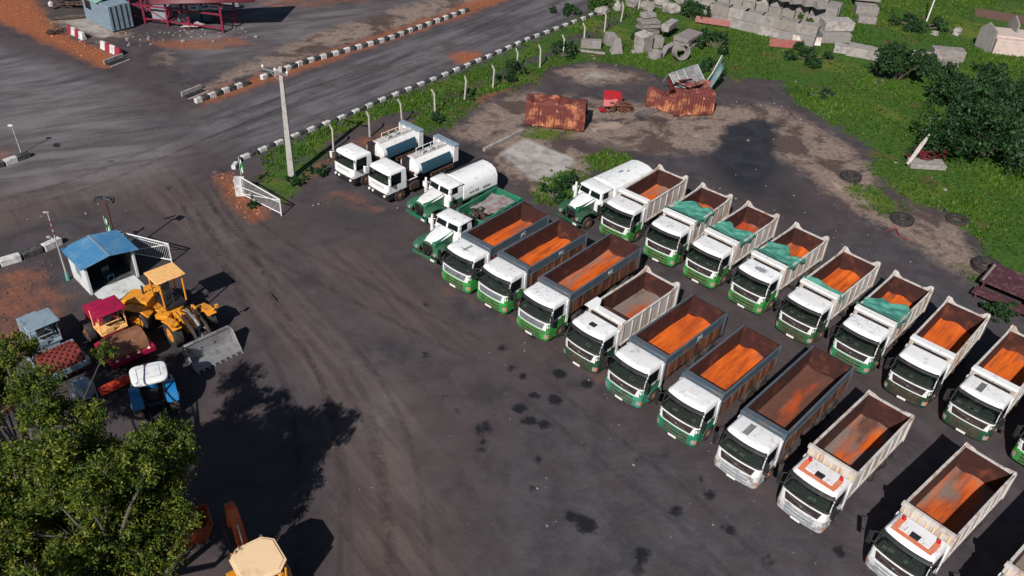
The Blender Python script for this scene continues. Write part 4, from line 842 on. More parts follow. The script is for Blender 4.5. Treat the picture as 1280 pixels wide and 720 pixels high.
q.b2(1.80, 1.98, -W, W, 1.13, 1.21); q.build('bucket', M['steel'], t, bevel=.012, seg=1)
q = MB()
for s in (1, -1): q.tube([(-1.0, s*.2, 1.3), (-.6, s*.3, 1.7), (.1, s*.2, 1.9), (.6, s*.15, 1.7), (1.0, s*.2, 1.5)], .03, 6); q.tube([(-.3, s*.55, 1.9), (.6, s*.5, 1.55), (1.3, s*.46, 1.2)], .025, 6)
q.build('hydraulic_hoses', M['black'], t)
for s in (1, -1):
    q = MB()
    for z_ in (.45, .8, 1.12): q.b2(-2.5, -2.1, s*.66, s*.95, z_, z_+.04)
    q.tube([(-2.5, s*.93, .45), (-2.5, s*.93, 1.9)], .02, 5); q.tube([(-2.1, s*.93, .45), (-2.1, s*.93, 1.9)], .02, 5); q.build('ladder', M['black'], t)
for x_, y_ in ((0, 1.32), (0, -1.32)): wheel(x_, y_, t, r=.76, w=.52, rimmat='yellow')
rear = []
def rrot(o, ang=34, px=-1.4):          # the articulated rear half
    m = Matrix.Translation((px, 0, 0)) @ Matrix.Rotation(R(ang), 4, 'Z') @ Matrix.Translation((-px, 0, 0)); o.data.transform(m); return o
q = MB(); q.b2(-4.6, -1.25, -.45, .45, .7, 1.2); q.prism([(-4.7, 1.1), (-4.7, 1.5), (-4.4, 1.68), (-2.95, 1.75), (-2.95, 1.1)], -.6, .6)
for s in (1, -1): q.prism([(-4.3, 1.35), (-3.9, 1.62), (-2.9, 1.62), (-2.5, 1.3), (-2.55, 1.24), (-2.95, 1.54), (-3.85, 1.54), (-4.25, 1.3)], s*.7, s*1.32); q.b2(-2.3, -1.5, s*.5, s*1.0, 1.0, 1.3)
o = rrot(q.build('rear_body', M['yellow'], t, bevel=.05))
q = MB(); q.b2(-4.95, -4.68, -.65, .65, .75, 1.3); rrot(q.build('counterweight', M['darksteel'], t, bevel=.05))
q = MB(); q.tube([(-3.6, .2, 1.7), (-3.6, .2, 2.3)], .06); rrot(q.build('exhaust_pipe', M['black'], t))
for y_ in (1.32, -1.32):
    o = wheel(-3.4, y_, t, r=.76, w=.52, rimmat='yellow'); rrot(o); [rrot(c) for c in kids(o)]
q = MB(); posts(q, [((-2.9, s*.68, 1.5), (-2.85, s*.72, 3.2)) for s in (1, -1)]+[((-1.55, s*.66, 1.5), (-1.62, s*.68, 3.2)) for s in (1, -1)], .055)
q.tube([(-2.85, -.72, 2.4), (-2.85, .72, 2.4)], .04); q.build('cab_posts', M['yellow'], t)
q = MB(); q.b2(-3.0, -1.45, -.62, .62, 1.3, 1.5); q.box((-2.4, 0, 1.75), (.5, .5, .5)); q.box((-2.65, 0, 2.1), (.12, .5, .6)); q.tube([(-1.7, 0, 1.5), (-1.9, 0, 2.1)], .04); q.lathe((-1.92, 0, 2.1), (-.4, 0, 1), [(0, .2), (.03, .2)], 14); q.build('operator_station', M['black'], t, bevel=.02)
q = MB(); q.box((-2.25, 0, 3.28), (1.55, 1.78, .10)); q.box((-1.55, .45, 3.30), (.22, .5, .07)); q.box((-1.55, -.45, 3.30), (.22, .5, .07)); q.build('cab_roof', M['tan'], t, bevel=.04)
# smooth drum roller
def roller(name, loc, rz, label, roofm, drumm, bodym, deckm, pad=False):
    t = thing(name, (*loc, 0), R(rz), label, 'road roller'); rd = .76 if pad else .86
    q = MB(); W = 1.06; q.lathe((0, -W, rd), (0, 1, 0), [(0, rd-.16), (.0, rd-.03), (.03, rd), (2*W-.03, rd), (2*W, rd-.03), (2*W, rd-.16)], 36)
    if not pad: q.build('drum', M[drumm], t)
    else:
        for i in range(10):
            for j in range(14):
                a = j*2*math.pi/14+(i % 2)*.22; y = -W+.12+i*.2; m = Matrix.Rotation(-a, 3, 'Y'); q.box(((rd+.03)*math.cos(a), y, rd+(rd+.03)*math.sin(a)), (.14, .12, .13), rot=m, taper=.75)
        q.build('drum', M[drumm], t)
    q = MB()
    for s in (1, -1): q.b2(-1.1, 1.0, s*1.10, s*1.24, .62, .95); q.cyl((0, s*1.06, .75), (0, s*1.26, .75), .25, n=14)
    q.b2(.93, 1.10, -1.24, 1.24, .60, .90); q.b2(-1.15, -.95, -1.24, 1.24, .60, 1.0); fr = q.build('drum_frame', M[bodym], t, bevel=.02)
    if not pad:
        for k in range(4):
            q = MB(); y = -.9+.6*k; q.lathe((1.02, y, .90), (0, 0, 1), [(0, .09), (.03, .09), (.03, .05), (.08, .05)], 12); q.build('frame_bolt', M['cream'], fr)
    q = MB(); q.b2(-3.9, -1.9, -.55, .55, .7, 1.75); q.b2(-1.95, -1.1, -.6, .6, .85, 1.25); q.b2(-3.95, -3.88, -.5, .5, .8, 1.6); q.build('engine_cover', M[bodym], t, bevel=.06)
    q = MB(); q.b2(-2.2, -1.05, -.75, .75, 1.25, 1.36); q.b2(-1.1, -1.02, -.5, .0, 1.36, 1.7); q.b2(-2.1, -1.9, -.6, .6, 1.36, 1.6); q.build('operator_deck', M[deckm], t, bevel=.02)
    q = MB(); posts(q, [((-1.1, -.72, 1.36), (-1.1, -.72, 1.95)), ((-1.1, .72, 1.36), (-1.1, .72, 1.95)), ((-1.1, -.72, 1.95), (-1.5, -.72, 2.0)), ((-1.1, .72, 1.95), (-1.5, .72, 2.0)), ((-1.1, -.4, 1.95), (-1.1, .4, 1.95)), ((-2.15, -.72, 1.36), (-2.15, -.72, 2.7)), ((-2.15, .72, 1.36), (-2.15, .72, 2.7)), ((-1.15, -.70, 1.9), (-.95, -.70, 2.7)), ((-1.15, .70, 1.9), (-.95, .70, 2.7))], .035); q.build('rail_posts', M['tan' if not pad else 'silver'], t)
    q = MB(); q.box((-1.75, 0, 1.62), (.45, .45, .3)); q.box((-1.95, 0, 1.9), (.1, .45, .45)); q.tube([(-1.25, 0, 1.4), (-1.35, 0, 1.95)], .03); q.lathe((-1.36, 0, 1.95), (-.3, 0, 1), [(0, .19), (.03, .19)], 14); q.build('seat', M['black'], t, bevel=.03)
    q = MB(); q.box((-1.5, 0, 2.76), (1.5, 1.66, .07))
    if not pad:
        for k in range(3): q.box((-1.98+.5*k, 0, 2.80), (.36, 1.5, .05))
    q.build('canopy', M[roofm], t, bevel=.03)
    for s in (1, -1): wheel(-2.9, s*1.08, t, r=.68, w=.42, rimmat='rim')
    return t
roller('road_roller', (-21.35, 36.25), -43, 'drum roller with magenta canopy and rusty smooth drum beside the yellow loader', 'magenta', 'drumrust', 'magenta', 'tan')
roller('soil_compactor', (-24.35, 34.75), -42, 'blue-grey canopied compactor with red studded drum, half under the tree', 'bluegrey', 'brick', 'bluegrey', 'bluegrey', True)
# tractor
t = thing('farm_tractor', (-18.2, 32.3, 0), R(118), 'blue tractor with rounded white cab roof, in front of the magenta canopied roller', 'tractor')
q = MB(); q.b2(-.3, 2.2, -.35, .35, .7, 1.05); q.prism([(.55, 1.0), (.55, 1.62), (2.1, 1.5), (2.35, 1.35), (2.35, 1.0)], -.36, .36); q.build('engine_hood', M['bluetractor'], t, bevel=.05)
for s in (1, -1):
    q = MB(); n = 9; vs, fs = [], []
    for k in range(n):
        a = math.pi*(.02+.86*k/(n-1))
        for r_, y in ((.92, .55), (.92, 1.12), (.87, 1.12), (.87, .55)): vs.append((-.05+r_*math.cos(a), s*y, .82+r_*math.sin(a)))
    for k in range(n-1):
        for m in range(4): a_ = k*4+m; b_ = k*4+(m+1) % 4; fs.append((a_, b_, b_+4, a_+4))
    q.add(vs, fs); q.build('fender', M['bluetractor'], t)
    wheel(-.05, s*1.12, t, r=.80, w=.46, rimmat='plate'); wheel(1.9, s*.98, t, r=.50, w=.3, rimmat='plate')
q = MB(); posts(q, [((-.55, s*.5, 1.2), (-.5, s*.6, 2.55)) for s in (1, -1)]+[((.6, s*.5, 1.2), (.5, s*.6, 2.55)) for s in (1, -1)], .05); q.b2(-.55, .6, -.5, .5, 1.0, 1.12); q.build('cab_frame', M['black'], t)
q = MB(); q.box((-.2, 0, 1.3), (.5, .5, .35)); q.box((-.42, 0, 1.65), (.12, .5, .5)); q.build('seat', M['black'], t, bevel=.02); q = MB(); q.tube([(-.3, -.4, .7), (-1.4, -.35, .5)], .05); q.tube([(-.3, .4, .7), (-1.4, .35, .5)], .05); q.tube([(-1.4, -.5, .5), (-1.4, .5, .5)], .05); q.tube([(-.3, -.4, .7), (-.3, .4, .7)], .05); q.build('hitch', M['black'], t)
q = MB(); P2 = lerp_prof([(2.52, .86, .84, -.86, .40, .05), (2.60, .92, .90, -.92, .42, .06), (2.68, .88, .86, -.88, .42, .06), (2.73, .76, .74, -.76, .4, .05), (2.74, .6, .6, -.6, .35, .04)])
def roundroof(q, hx, hy, z, r, m=0):
    def ring(k, zz): 
        o = []
        for i in range(32):
            a = 2*math.pi*i/32; c, s_ = math.cos(a), math.sin(a); e = .42
            o.append((k*hx*math.copysign(abs(c)**e, c), k*hy*math.copysign(abs(s_)**e, s_), zz))
        return o
    R_ = [(.97, z-.12), (1, z-.06), (1, z), (.97, z+.045), (.88, z+.07), (.6, z+.09)]
    vs = sum([ring(*a) for a in R_], []); n = 32
    q.add(vs, [(j*n+i, j*n+(i+1) % n, (j+1)*n+(i+1) % n, (j+1)*n+i) for j in range(len(R_)-1) for i in range(n)]+[tuple(range(n))[::-1], tuple(range((len(R_)-1)*n, len(R_)*n))], m)
q = MB(); roundroof(q, .78, .90, 2.62, .3); rf = q.build('cab_roof', M['white'], t)
q = MB(); q.tube([(-.45, -.55, 2.71), (.45, -.55, 2.71), (.45, .55, 2.71), (-.45, .55, 2.71), (-.45, -.55, 2.71)], .015, 5); q.build('roof_seam', M['silver'], rf)
q = MB(); q.lathe((.62, .1, 2.68), (0, 0, 1), [(0, .07), (.1, .06), (.12, .02)], 10); q.build('beacon', mk('dark_red_lens', (.12, .01, .03), .3, var=.05), rf)
q = MB(); q.box((0, 0, .55), (1.8, .45, .30)); q.box((.2, 0, .72), (1.2, .2, .1)); 
for k in range(6): q.tube([(-.75+.3*k, .2, .5), (-.75+.3*k, .35, .1)], .03, 5)
o = q.build('harrow', mk('vermilion_paint', (.62, .05, .02), .45, dirt=(.2, .05, .03), damt=.3), None, bevel=.02); p = at(146, 481, .5); o.location = (p.x, p.y, 0); o.rotation_euler = (0, 0, R(48)); tag(o, 'vermilion red implement frame lying beside the blue tractor', 'implement')
# backhoe
t = thing('backhoe_loader', (-9.6, 21.6, 0), R(-52), 'backhoe with cream octagonal cab roof and folded orange arm at the bottom edge', 'backhoe')
q = MB(); q.prism([(.9, .8), (.9, 1.75), (2.3, 1.6), (2.5, 1.3), (2.5, .8)], -.45, .45); q.b2(-1.5, 1.0, -.5, .5, .6, 1.1)
for s in (1, -1): q.prism([(-1.1, 1.45), (-.6, 1.62), (.3, 1.62), (.6, 1.2), (.5, 1.2), (.25, 1.55), (-.6, 1.55), (-1.05, 1.38)], s*.62, s*1.15)
q.build('body', M['yellow'], t, bevel=.04)
q = MB(); posts(q, [((x_, s*.72, 1.1), (x_*1.02, s*.78, 2.65)) for x_ in (-.9, .9) for s in (1, -1)], .05); q.tube([(-.9, -.75, 1.9), (-.9, .75, 1.9)], .04); q.build('cab_frame', M['yellow'], t)
for s in (1, -1): q = MB(); q.b2(-.85, .85, s*.74, s*.76, 1.15, 2.6); q.build('side_window', M['darkglass'], t)
q = MB(); q.box((0, 0, 1.3), (.5, .5, .4)); q.box((-.25, 0, 1.75), (.12, .5, .6)); q.build('seat', M['black'], t, bevel=.02)
q = MB(); oc = [(1.02, .55), (1.02, -.55), (.62, -.98), (-.62, -.98), (-1.02, -.55), (-1.02, .55), (-.62, .98), (.62, .98)]
q.prism(oc, 2.66, 2.76, axis='z'); q.prism([(a*.9, b*.9) for a, b in oc], 2.759, 2.80, axis='z'); q.build('cab_roof', mk('cream_roof_paint', (.85, .60, .36), .5, dirt=(.55, .33, .18), damt=.25, dscale=1.5, var=.06), t, bevel=.03)
for s in (1, -1): wheel(-.5, s*1.12, t, r=.76, w=.45, rimmat='yellow'); wheel(2.0, s*1.0, t, r=.52, w=.32, rimmat='yellow')
q = MB(); q.prism([(-1.5, .7), (-1.5, 1.2), (-1.9, 1.3), (-2.0, .7)], -.3, .3)
q.prism([(-1.75, 1.0), (-1.95, 1.0), (-2.5, 2.4), (-3.0, 3.1), (-2.75, 3.15), (-2.25, 2.5)], -.22, .22); q.build('boom', M['orange'], t, bevel=.02)
q = MB(); q.prism([(-2.75, 3.25), (-3.1, 3.2), (-3.35, 1.6), (-3.15, 1.5), (-2.95, 2.6)], -.19, .19); q.build('dipper_arm', M['orange'], t, bevel=.02)
q = MB(); q.prism([(-3.35, 1.6), (-3.6, 1.2), (-3.55, .8), (-3.1, .6), (-2.9, .7), (-3.2, .9), (-3.25, 1.2), (-3.1, 1.55)], -.35, .35); q.build('digging_bucket', M['darksteel'], t, bevel=.02)
q = MB(); q.tube([(-1.9, 0, 1.5), (-2.3, 0, 2.6)], .06); q.tube([(-2.6, .0, 2.9), (-3.15, 0, 2.2)], .05)
for s in (1, -1): q.tube([(-1.7, s*.45, 1.0), (-1.75, s*.75, 1.9)], .06)
q.build('hydraulic_rams', M['chrome'], t)
q = MB(); q.prism([(2.9, 1.0), (2.85, .4), (3.0, .1), (3.8, .05), (3.8, .1), (3.05, .2), (2.95, .45)], -1.1, 1.1)
for s in (1, -1): q.tube([(.9, s*.6, 1.3), (2.2, s*.65, 1.1), (2.9, s*.65, .5)], .08)
q.build('front_bucket', M['steel'], t, bevel=.02)
# orange skip half hidden by the tree, and odd scrap under its crown
q = MB(); q.prism([(-1.1, .9), (-1.25, 0.02), (1.0, .02), (1.35, .9)], -.7, -.62); q.prism([(-1.1, .9), (-1.25, 0.02), (1.0, .02), (1.35, .9)], .62, .7); q.b2(-1.2, 1.0, -.62, .62, .02, .08); q.box((1.18, 0, .47), (.06, 1.24, .9), rot=Matrix.Rotation(R(20), 3, 'Y')); q.box((-1.16, 0, .47), (.06, 1.24, .86), rot=Matrix.Rotation(R(-9), 3, 'Y'))
o = q.build('steel_skip', mk('shaded_orange_skip', (.30, .05, .012), .6, dirt=(.12, .04, .02), damt=.4), None, bevel=.015); p = at(226, 662, .5); o.location = (p.x, p.y, 0); o.rotation_euler = (0, 0, R(30)); tag(o, 'orange open steel skip, darkened for shade, half hidden under the right side of the tree', 'skip')  # orange darkened in the paint to stand for the tree's shade
q = MB(); q.prism([(-.9, .05), (-.9, 1.0), (-.4, 1.35), (.9, 1.3), (1.0, .05)], -.5, .5); q.cyl((-.5, -.65, .35), (-.5, .65, .35), .35, n=16); q.cyl((.6, -.6, .3), (.6, .6, .3), .3, n=16); q.tube([(.9, 0, .9), (1.6, 0, 1.1)], .04)
o = q.build('compressor', M['crimson'], None, bevel=.05); p = at(2, 490, .6); o.location = (p.x, p.y, 0); o.rotation_euler = (0, 0, R(-40)); tag(o, 'dark crimson site compressor at the left edge beside the tree', 'compressor')
q = MB(); q.b2(-.5, .5, -.35, .35, .3, 1.05); q.cyl((-.3, -.45, .25), (-.3, .45, .25), .25, n=14); q.tube([(.5, -.3, .5), (1.1, 0, .4)], .03); q.tube([(.5, .3, .5), (1.1, 0, .4)], .03)
o = q.build('generator', M['bluegrey'], None, bevel=.05); p = at(104, 482, .8); o.location = (p.x, p.y, 0); o.rotation_euler = (0, 0, R(-30)); tag(o, 'small blue-grey towed generator glimpsed through the tree branches', 'generator')
# ---------------------------------------------------------------- hut, gate, kerbs, poles, fence posts
def put(o, p, rz=0, *tg, **k):
    o.location = (p[0], p[1], p[2] if len(p) > 2 else 0); o.rotation_euler = (0, 0, R(rz)); tag(o, *tg, **k); return o
_c = [at(x_, y_, 2.15) for x_, y_ in ((74.5, 311), (147, 287.5), (177, 312), (97, 336))]; HC = sum(_c, Vector())/4; HC.z = 0
hut = thing('guard_hut', HC, R(-43), 'small open fronted guard hut with blue sheet roof and limewashed walls', 'hut')
q = MB(); q.b2(-1.35, -1.2, -1.55, 1.55, 0, 2.05)
for s in (1, -1): q.b2(-1.2, 1.25, s*1.40, s*1.55, 0, 2.05)
q.b2(-1.35, 1.25, -.06, .06, 0, .02); q.build('walls', M['wallwhite'], hut, bevel=.01, seg=1)
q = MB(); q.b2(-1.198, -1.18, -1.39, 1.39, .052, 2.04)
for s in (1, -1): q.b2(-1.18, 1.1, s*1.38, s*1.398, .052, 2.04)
q.b2(-1.18, .9, -1.378, 1.378, .052, .06); q.build('shade_lining', mk('interior_shade_grey', (.045, .05, .055), .9, dirt=(.12, .11, .1), damt=.3), hut)  # dark lining: the shade inside the hut is put into its colour
q = MB(); q.b2(-.3, .4, 1.551, 1.57, .9, 1.5); q.b2(-.3, .4, -1.57, -1.551, .9, 1.5); q.build('window_shutter', M['bluegrey'], hut)
q = MB()
for s in (1, -1):
    n = 14
    for k in range(n):
        a, b = k/n, (k+1)/n; y0, y1 = s*1.8*(1-a), s*1.8*(1-b); z0, z1 = 2.12+.30*a, 2.12+.30*b; h_ = .018
        q.add([(-1.5, y0, z0), (1.5, y0, z0), (1.5, y1, z1), (-1.5, y1, z1), (-1.5, y0, z0-.03), (1.5, y0, z0-.03), (1.5, y1, z1-.03), (-1.5, y1, z1-.03)], [(0, 1, 2, 3), (4, 7, 6, 5), (0, 4, 5, 1), (1, 5, 6, 2), (2, 6, 7, 3), (3, 7, 4, 0)])
rf = q.build('roof', M['blueroof'], hut)
q = MB()
for x_ in np.arange(-1.35, 1.4, .30):
    for s in (1, -1): q.tube([(x_, s*1.78, 2.128), (x_, s*.03, 2.42)], .016, 4)
q.build('roof_corrugation', M['blueroof'], rf); q = MB(); q.b2(-1.52, 1.52, -.05, .05, 2.42, 2.44); q.build('roof_ridge', M['bluegrey'], rf)
q = MB(); q.b2(-1.2, 2.7, -1.35, 1.35, .004, .05); put(q.build('concrete_pad', M['wallwhite'], None), (HC.x, HC.y, 0), -43, kind='structure')
q = MB(); q.b2(-.25, .25, -.25, .25, .42, .46); 
for a, b in ((-.2, -.2), (.2, -.2), (.2, .2), (-.2, .2)): q.b2(a-.02, a+.02, b-.02, b+.02, 0, .42)
q.b2(-.25, -.2, -.25, .25, .46, .9); put(q.build('chair', M['tealpanel'], None), (HC.x+.3, HC.y-.3, .05), -30, 'small dark plastic chair inside the guard hut', 'chair')
# gate leaves and pillars
def gate(name, h, f, hgt, label, flip=1):
    a, b = at(*h), at(*f); L = (b-a).length; rz = math.degrees(math.atan2(b.y-a.y, b.x-a.x))
    g_ = thing(name, (a.x, a.y, 0), R(rz), label, 'gate', 'open gate leaves at the yard entrance')
    q = MB(); q.tube([(0, 0, .15), (0, 0, hgt+.35)], .05); q.tube([(0, 0, hgt+.3), (L, 0, hgt)], .045); q.tube([(0, 0, .2), (L, 0, .2)], .04); q.tube([(L, 0, .02), (L, 0, hgt+.02)], .05); q.tube([(0, 0, .25), (L, 0, hgt-.05)], .03)
    q.tube([(0, .42*flip, hgt-.2), (L, 0.02, hgt-.25)], .03); q.build('gate_frame', M['gatewhite'], g_)
    q = MB(); n = int(L/.13)
    for k in range(1, n): x_ = L*k/n; q.tube([(x_, 0, .2), (x_, 0, hgt+.3*(1-k/n))], .011, 4)
    q.build('gate_bars', M['gatewhite'], g_); return g_
gate('gate_leaf', (157, 318), (215, 328), 1.45, 'white barred gate leaf standing open behind the blue roofed hut')
gate('gate_leaf', (304, 246), (352, 270), 1.35, 'white barred gate leaf at the end of the grass verge, beside the utility pole', -1)
def pillar(px, label, top):
    p = at(*px); q = MB(); q.b2(-.32, .32, -.32, .32, 0, 1.25); q.b2(-.37, .37, -.37, .37, 1.25, 1.33); o = q.build('gate_pillar', M['kwhite'], None, bevel=.02); put(o, p, 12, label, 'pillar', 'gate pillars'); return p
pillar((301, 243), 'white gate pillar at the end of the grass verge', 1)
pillar((152, 317), 'white gate pillar behind the blue roofed hut', 1)
def flag(px, z, label):
    p = at(*px); t_ = thing('flag', (p.x, p.y, 0), R(20), label, 'flag', 'small green and white flags on the gate pillars')
    q = MB(); q.tube([(0, 0, z), (0, 0, z+1.5)], .018, 6); q.build('flag_pole', M['gatewhite'], t_)
    for nm, m_, x0, x1 in (('green_band', 'flag', 0, .15), ('white_band', 'flagw', .15, .26), ('green_band', 'flag', .26, .40)):
        v, f = [], []
        for i in range(4):
            for j in range(8): x_ = x0+(x1-x0)*i/3; zz_ = z+1.48-j*.15-x_*1.2; v.append((x_*.55, .07*math.sin(x_*16+j), zz_))
        for i in range(3):
            for j in range(7): k = i*8+j; f.append((k, k+1, k+9, k+8))
        rawmesh(nm, v, f, M[m_], t_)
flag((140, 312), 1.1, 'small green and white flag beside the floodlight mast behind the hut')
flag((304, 238), 1.3, 'small green flag on the white pillar beside the grass verge')
# floodlight mast
p = at(150, 322); t = thing('floodlight_mast', (p.x, p.y, 0), 0, 'floodlight mast with three lamp heads behind the blue roofed hut', 'floodlight')
q = MB(); q.cyl((0, 0, 0), (0, 0, 4.3), .07, .055, 10); q.tube([(-.35, 0, 4.2), (.35, 0, 4.2)], .035); q.build('mast', mk('dark_red_pole', (.10, .03, .03), .6, var=.2), t)
q = MB(); q.box((0, 0, .25), (.4, .4, .5)); q.build('footing', M['kwhite'], t)
for x_, rz, tl in ((-.42, 40, 30), (.28, -25, 30), (.32, 160, 50)):
    m_ = Matrix.Rotation(R(rz), 3, 'Z') @ Matrix.Rotation(R(tl), 3, 'X')
    q = MB(); q.box((x_, 0, 4.4), (.50, .12, .40), rot=m_); l = q.build('lamp_head', M['black'], t, bevel=.02); q = MB(); q.box(Vector((x_, 0, 4.4))+m_ @ Vector((0, -.07, 0)), (.40, .02, .28), rot=m_); q.build('lamp_lens', M['chrome'], l)
# poles
p = at(365, 222); t = thing('utility_pole', (p.x, p.y, 0), 0, 'tall tapered concrete utility pole with crossarm standing on the grass verge', 'utility pole')
q = MB(); q.prism([(-.22, -.17), (.22, -.17), (.22, .17), (-.22, .17)], 0, .02, axis='z'); vs = []
for z, k in ((0, 1), (8.9, .5)): vs += [(-.24*k, -.19*k, z), (.24*k, -.19*k, z), (.24*k, .19*k, z), (-.24*k, .19*k, z)]
q.add(vs, [(0, 1, 5, 4), (1, 2, 6, 5), (2, 3, 7, 6), (3, 0, 4, 7), (4, 5, 6, 7)]); q.build('pole', M['post'], t, bevel=.02)
q = MB(); q.box((-.35, -.16, 8.55), (2.3, .09, .10), rot=RZ(-24)); q.tube([(-.1, -.15, 7.9), (-.9, .15, 8.5)], .025); q.build('crossarm', M['steel'], t)
for k, x_ in enumerate((-1.35, -.35, .62)):
    q = MB(); y_ = -.16-math.tan(R(24))*(x_+.35); q.lathe((x_, y_, 8.6), (0, 0, 1), [(0, .03), (.08, .03), (.1, .09), (.16, .09), (.18, .05), (.22, .07), (.26, .02)], 10); q.build('insulator', M['plate'], t)
p = at(1158, 27); t = thing('white_pole', (p.x, p.y, 0), 0, 'thin white pole standing in the grass at the top right', 'pole'); q = MB(); q.cyl((0, 0, 0), (.25, .1, 6), .09, .06, 10); q.build('shaft', M['gatewhite'], t); q = MB(); q.box((.25, .1, 6.05), (.3, .3, .06)); q.build('pole_cap', M['steel'], t)
p = at(85, 350); t = thing('street_lamp', (p.x, p.y, 0), 0, 'slim grey lamp pole with teal foot left of the blue roofed hut', 'street lamp', 'slim lamp poles by the road')
q = MB(); q.cyl((0, 0, .5), (0, 0, 4.9), .05, .035, 8); q.tube([(0, 0, 3.0), (-.4, .1, 3.1)], .03); q.build('shaft', M['post'], t)
q = MB(); q.cyl((0, 0, 0), (0, 0, .55), .10, .08, 10); q.build('teal_base', mk('teal_paint', (.10, .42, .34), .5, var=.1), t)
q = MB(); q.box((-.08, 0, 4.95), (.35, .14, .08)); q.box((-.45, .1, 3.12), (.25, .18, .1)); q.build('lamp_head', M['palecon'], t, bevel=.02)
q = MB()
for z in (3.4, 3.8, 4.2): q.cyl((0, 0, z), (0, 0, z+.18), .052, .05, 8)
q.build('painted_bands', M['kred'], t)
p = at(27, 192); t = thing('street_lamp', (p.x, p.y, 0), 0, 'short white headed lamp post on the kerbed island at the left edge', 'street lamp', 'slim lamp poles by the road')
q = MB(); q.cyl((0, 0, 0), (-.1, 0, 2.3), .05, .035, 8); q.build('shaft', M['post'], t); q = MB(); q.ico((-.18, 0, 2.36), (.24, .14, .10), sub=2); q.build('lamp_head', M['kwhite'], t)
# bent-top concrete fence posts
fp = [(616, 110), (580.7, 125), (544, 142.5), (503, 155), (462.5, 171), (417, 188), (645.5, 86), (675, 84), (704, 68), (729.5, 55), (755.5, 40), (776, 27), (798, 12)]
where = ['with a bush at its left, fifth from the gate', 'on red soil above the box truck, fourth from the gate', 'beyond the spray tankers, third from the gate', 'touching the rear of the farther spray tanker', 'leaning behind the spray tanker cabs', 'at the spray tanker cab, nearest the gate',
 'short and leaning, half in a bush', 'standing straight beside the small bushes', 'short, behind the tall grass tuft', 'directly behind two small concrete blocks', 'in dry tall grass left of the slab stack', 'above the tall dry grass, near the rubble', 'farthest one, at the top edge']
q = MB(); q.prism([(-.07, -.06), (.07, -.06), (.07, .06), (-.07, .06)], 0, 1.85, axis='z'); q.add([(-.07, -.06, 1.83), (.07, -.06, 1.83), (.07, .06, 1.83), (-.07, .06, 1.83), (-.32, -.05, 2.25), (-.22, -.05, 2.30), (-.22, .05, 2.30), (-.32, .05, 2.25)], [(0, 1, 5, 4), (1, 2, 6, 5), (2, 3, 7, 6), (3, 0, 4, 7), (4, 5, 6, 7)])
post0 = q.build('fence_post', M['post'], None)
for k, px in enumerate(fp):
    o = post0 if k == 0 else post0.copy()
    if k: C.objects.link(o)
    p = at(*px); o.location = (p.x, p.y, -.25 if k in (6, 8) else 0); o.rotation_euler = (R(random.uniform(-3, 3)), R(random.uniform(-4, 4)), R(random.uniform(-15, 15))+R(-20)); tag(o, 'bent topped concrete fence post '+where[k], 'fence post', 'bent topped fence posts along the verge')
# kerbs
def kerb(pts, blk, name='kerb', wdt=.34, hgt=.30, cols=('kwhite', 'kblack'), gap=.03, skip=()):
    P = [at(*a).xy for a in pts]; mb = MB(); seg = []; 
    d = 0; i = 0; tot = sum((b-a).length for a, b in zip(P[:-1], P[1:])); n = max(1, int(tot/blk)); 
    def along(s_):
        for a, b in zip(P[:-1], P[1:]):
            l = (b-a).length
            if s_ <= l or b is P[-1]: return a.lerp(b, min(1, s_/l))
            s_ -= l
    for k in range(n):
        if k in skip: continue
        a, b = along(k*tot/n+gap), along((k+1)*tot/n-gap); m = (a+b)/2; ang = math.atan2((b-a).y, (b-a).x)+random.uniform(-.02, .02); L = (b-a).length
        mb.box((m.x, m.y, hgt/2-.04+random.uniform(-.015, .015)), (L*random.uniform(.93, 1), wdt*random.uniform(.92, 1.05), hgt+.08), m=k % 2, rot=Matrix.Rotation(ang+random.uniform(-.04, .04), 3, 'Z') @ Matrix.Rotation(random.uniform(-.05, .05), 3, 'X'))
    o = mb.build(name, [M[c] for c in cols], None, bevel=.035, seg=2); tag(o, kind='structure'); return o
kerb([(244, 129), (320, 102), (386, 78), (480, 52), (585, 14)], .72, hgt=.42, wdt=.42, skip=(8, 9))
kerb([(292, 212), (300, 200), (325, 190), (372, 170), (440, 143), (480, 125), (545, 99), (610, 72), (660, 50), (735, 22), (765, 6), (800, -12)], .85)
kerb([(-30, 340), (4, 331), (40, 320), (78, 303)], 1.25, wdt=.5, hgt=.45, cols=('kblack', 'kwhite'))
kerb([(-30, 216), (2, 208), (16, 203), (38, 195)], 1.0, wdt=.5, hgt=.4, cols=('kwhite', 'kblack'))
def barrier(px0, px1, label, cols):
    a, b = at(*px0).xy, at(*px1).xy; L = (b-a).length; ang = math.degrees(math.atan2((b-a).y, (b-a).x)); q = MB()
    n = 4
    for k in range(n): x0, x1 = L*k/n, L*(k+1)/n; q.prism([(-.28, 0), (.28, 0), (.2, .25), (.12, .75), (-.12, .75), (-.2, .25)], x0, x1-.001, m=k % 2, axis='x')
    put(q.build('barrier', [M[c] for c in cols], None, bevel=.02), (a.x, a.y, 0), ang, label, 'barrier', 'red and white concrete barriers')
barrier((87, 40), (106, 50), 'red and white concrete barrier farther up the orange soil bank', ('kred', 'kwhite'))
barrier((128, 60), (152, 70), 'red and white concrete barrier nearer the road junction', ('kwhite', 'kred'))
def headwall(px0, px1, label):
    a, b = at(*px0).xy, at(*px1).xy; L = (b-a).length; ang = math.degrees(math.atan2((b-a).y, (b-a).x)); t_ = thing('culvert_headwall', (a.x, a.y, 0), R(ang), label, 'culvert')
    q = MB(); q.b2(0, L, 0, .16, -.1, .42); q.b2(0, L, -.9, -.75, -.1, .06); q.build('wall_face', M['darksteel'] if False else M['palecon'], t_, bevel=.02)
    q = MB(); q.b2(.1, L-.1, -.75, -.01, .01, .04); q.build('drain_mouth', M['black'], t_)
